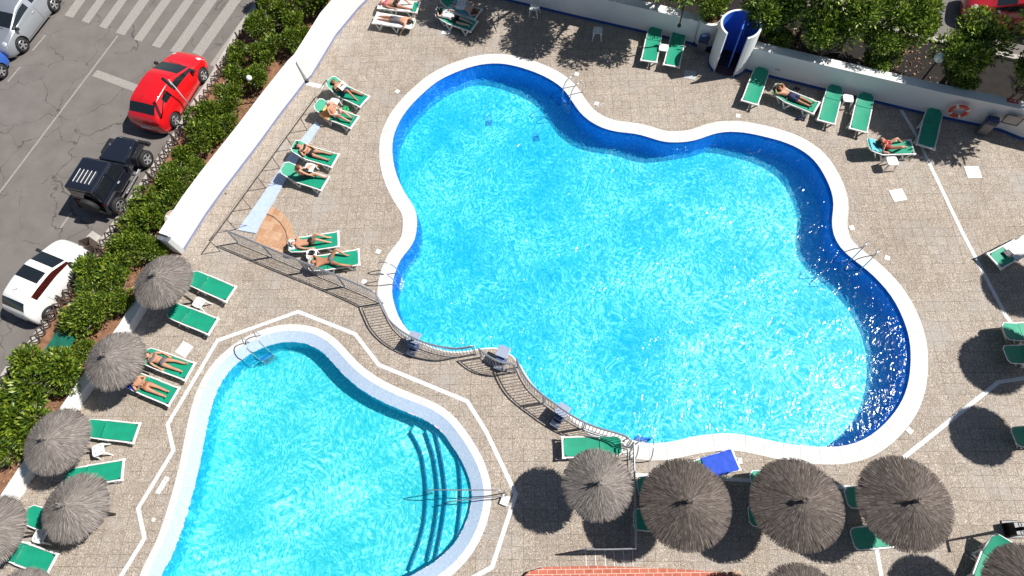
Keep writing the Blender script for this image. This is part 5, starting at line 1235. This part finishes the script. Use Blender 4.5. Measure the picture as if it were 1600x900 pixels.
# black off-roader, boxy
c_, r_, s_ = place((189,322), (231,249), .37, 2.40, -1, 1.72)
t = thing('off_road_car', 'black boxy off-road car with a hard top and a spare wheel', 'car', c_, r_, 'cars parked along the street', s_)
B_ = M['car_black']
def bx(name, parts, mat, bev=.03, par=None):
    mb = MB()
    for p in parts: mb.box(*p)
    return mb.build(name, mat, par or t, bevel=bev)
bx('body', [((-.55, 0, .78), (1.95, 1.52, .50)), ((.9, 0, .62), (1.3, 1.15, .30))], B_, .04)
mb = MB(); mb.add([(.42, -.62, .75), (.42, .62, .75), (1.68, .50, .72), (1.68, -.50, .72), (.42, -.62, 1.10), (.42, .62, 1.10), (1.66, .46, 1.02), (1.66, -.46, 1.02)], [(0, 1, 2, 3), (4, 7, 6, 5), (0, 4, 5, 1), (1, 5, 6, 2), (2, 6, 7, 3), (3, 7, 4, 0)]); mb.build('bonnet', B_, t, bevel=.05)
mb = MB(); mb.add([(.36, -.72, 1.05), (.36, .72, 1.05), (.02, .64, 1.72), (.02, -.64, 1.72), (-1.52, -.70, 1.05), (-1.52, .70, 1.05), (-1.46, .64, 1.74), (-1.46, -.64, 1.74)], [(0, 1, 2, 3), (4, 7, 6, 5), (3, 2, 6, 7), (0, 3, 7, 4), (1, 5, 6, 2), (0, 4, 5, 1)]); mb.build('hard_top', B_, t, bevel=.06)
def quad(name, pts, mat, th=.012):
    mb = MB(); a, b, c__, d = [Vector(q) for q in pts]; n_ = (b - a).cross(d - a).normalized() * th
    mb.add([a, b, c__, d, a + n_, b + n_, c__ + n_, d + n_], [(0, 3, 2, 1), (4, 5, 6, 7), (0, 1, 5, 4), (1, 2, 6, 5), (2, 3, 7, 6), (3, 0, 4, 7)]); return mb.build(name, mat, t)
quad('windshield', [(.325, -.62, 1.13), (.325, .62, 1.13), (.06, .56, 1.64), (.06, -.56, 1.64)], M['glass'], .02)
for sd in (1, -1):
    P4 = [(.20, sd * .722, 1.13), (-.50, sd * .722, 1.13), (-.50, sd * .665, 1.62), (.0, sd * .665, 1.62)]; Q4 = [(-.60, sd * .722, 1.13), (-1.38, sd * .714, 1.13), (-1.36, sd * .66, 1.62), (-.60, sd * .665, 1.62)]
    quad('side_window', P4 if sd < 0 else P4[::-1], M['glass'], .016 ); quad('side_window', Q4 if sd < 0 else Q4[::-1], M['glass'], .016)
    for ax in (1.20, -1.20):
        pts = [(ax + .50, sd * .74, .62), (ax + .36, sd * .74, .88), (ax - .36, sd * .74, .88), (ax - .52, sd * .74, .58)]
        mb = MB()
        for a, b in zip(pts, pts[1:]): mb.beam(a, b, .26 if ax > 0 else .16, .05, (0, 0, 1))
        mb.build('fender', M['black_plastic'], t, bevel=.02)
    bx('running_board', [((0, sd * .82, .42), (1.25, .12, .05))], M['steel'], .015); bx('mirror', [((.28, sd * .88, 1.12), (.08, .18, .14))], M['black_plastic'], .02)
    bx('tail_light', [((-1.545, sd * .62, .82), (.03, .13, .17))], M['red_light'], .01)
    bx('door_handle', [((-.42, sd * .775, .95), (.14, .02, .03))], M['steel'], .005); bx('door_hinge', [((.36, sd * .77, .95), (.08, .03, .05)), ((.36, sd * .77, .70), (.08, .03, .05))], M['black_plastic'], .005)
    mb = MB(); mb.lathe([(0, .03), (.07, .025), (.09, 0)], 14); o = mb.build('headlight', M['clear_light'], t); o.location = (1.69, sd * .36, .86); o.rotation_euler = (0, R(90), 0)
quad('rear_window', [(-1.52, .52, 1.15), (-1.52, -.52, 1.15), (-1.475, -.50, 1.60), (-1.475, .50, 1.60)], M['glass'], .016)
bx('bumper', [((1.86, 0, .55), (.14, 1.5, .14))], M['black_plastic'], .03); bx('bumper', [((-1.66, .0, .52), (.16, 1.5, .14))], M['black_plastic'], .03); bx('bonnet_latch', [((1.2, sd * .5, 1.07), (.1, .03, .02)) for sd in (1, -1)], M['steel'], 0)
for k in range(5): bx('roof_strip', [((-.85, -.36 + .18 * k, 1.762), (.62, .022, .018))], M['drain'], 0)
for x in (1.20, -1.20):
    for sd in (1, -1): wheel(t, x, sd * .74, .37, .25, sd, 5)
w_ = thing('spare_wheel', None, None, (-1.70, -.1, .95)); w_.parent = t
mb = MB(); mb.lathe([(.0, -.1), (.30, -.11), (.36, -.07), (.37, 0), (.36, .09), (.30, .11), (0, .10)], 28); o = mb.build('tyre', M['black_rubber'], w_, True); o.rotation_euler = (0, R(-90), 0)
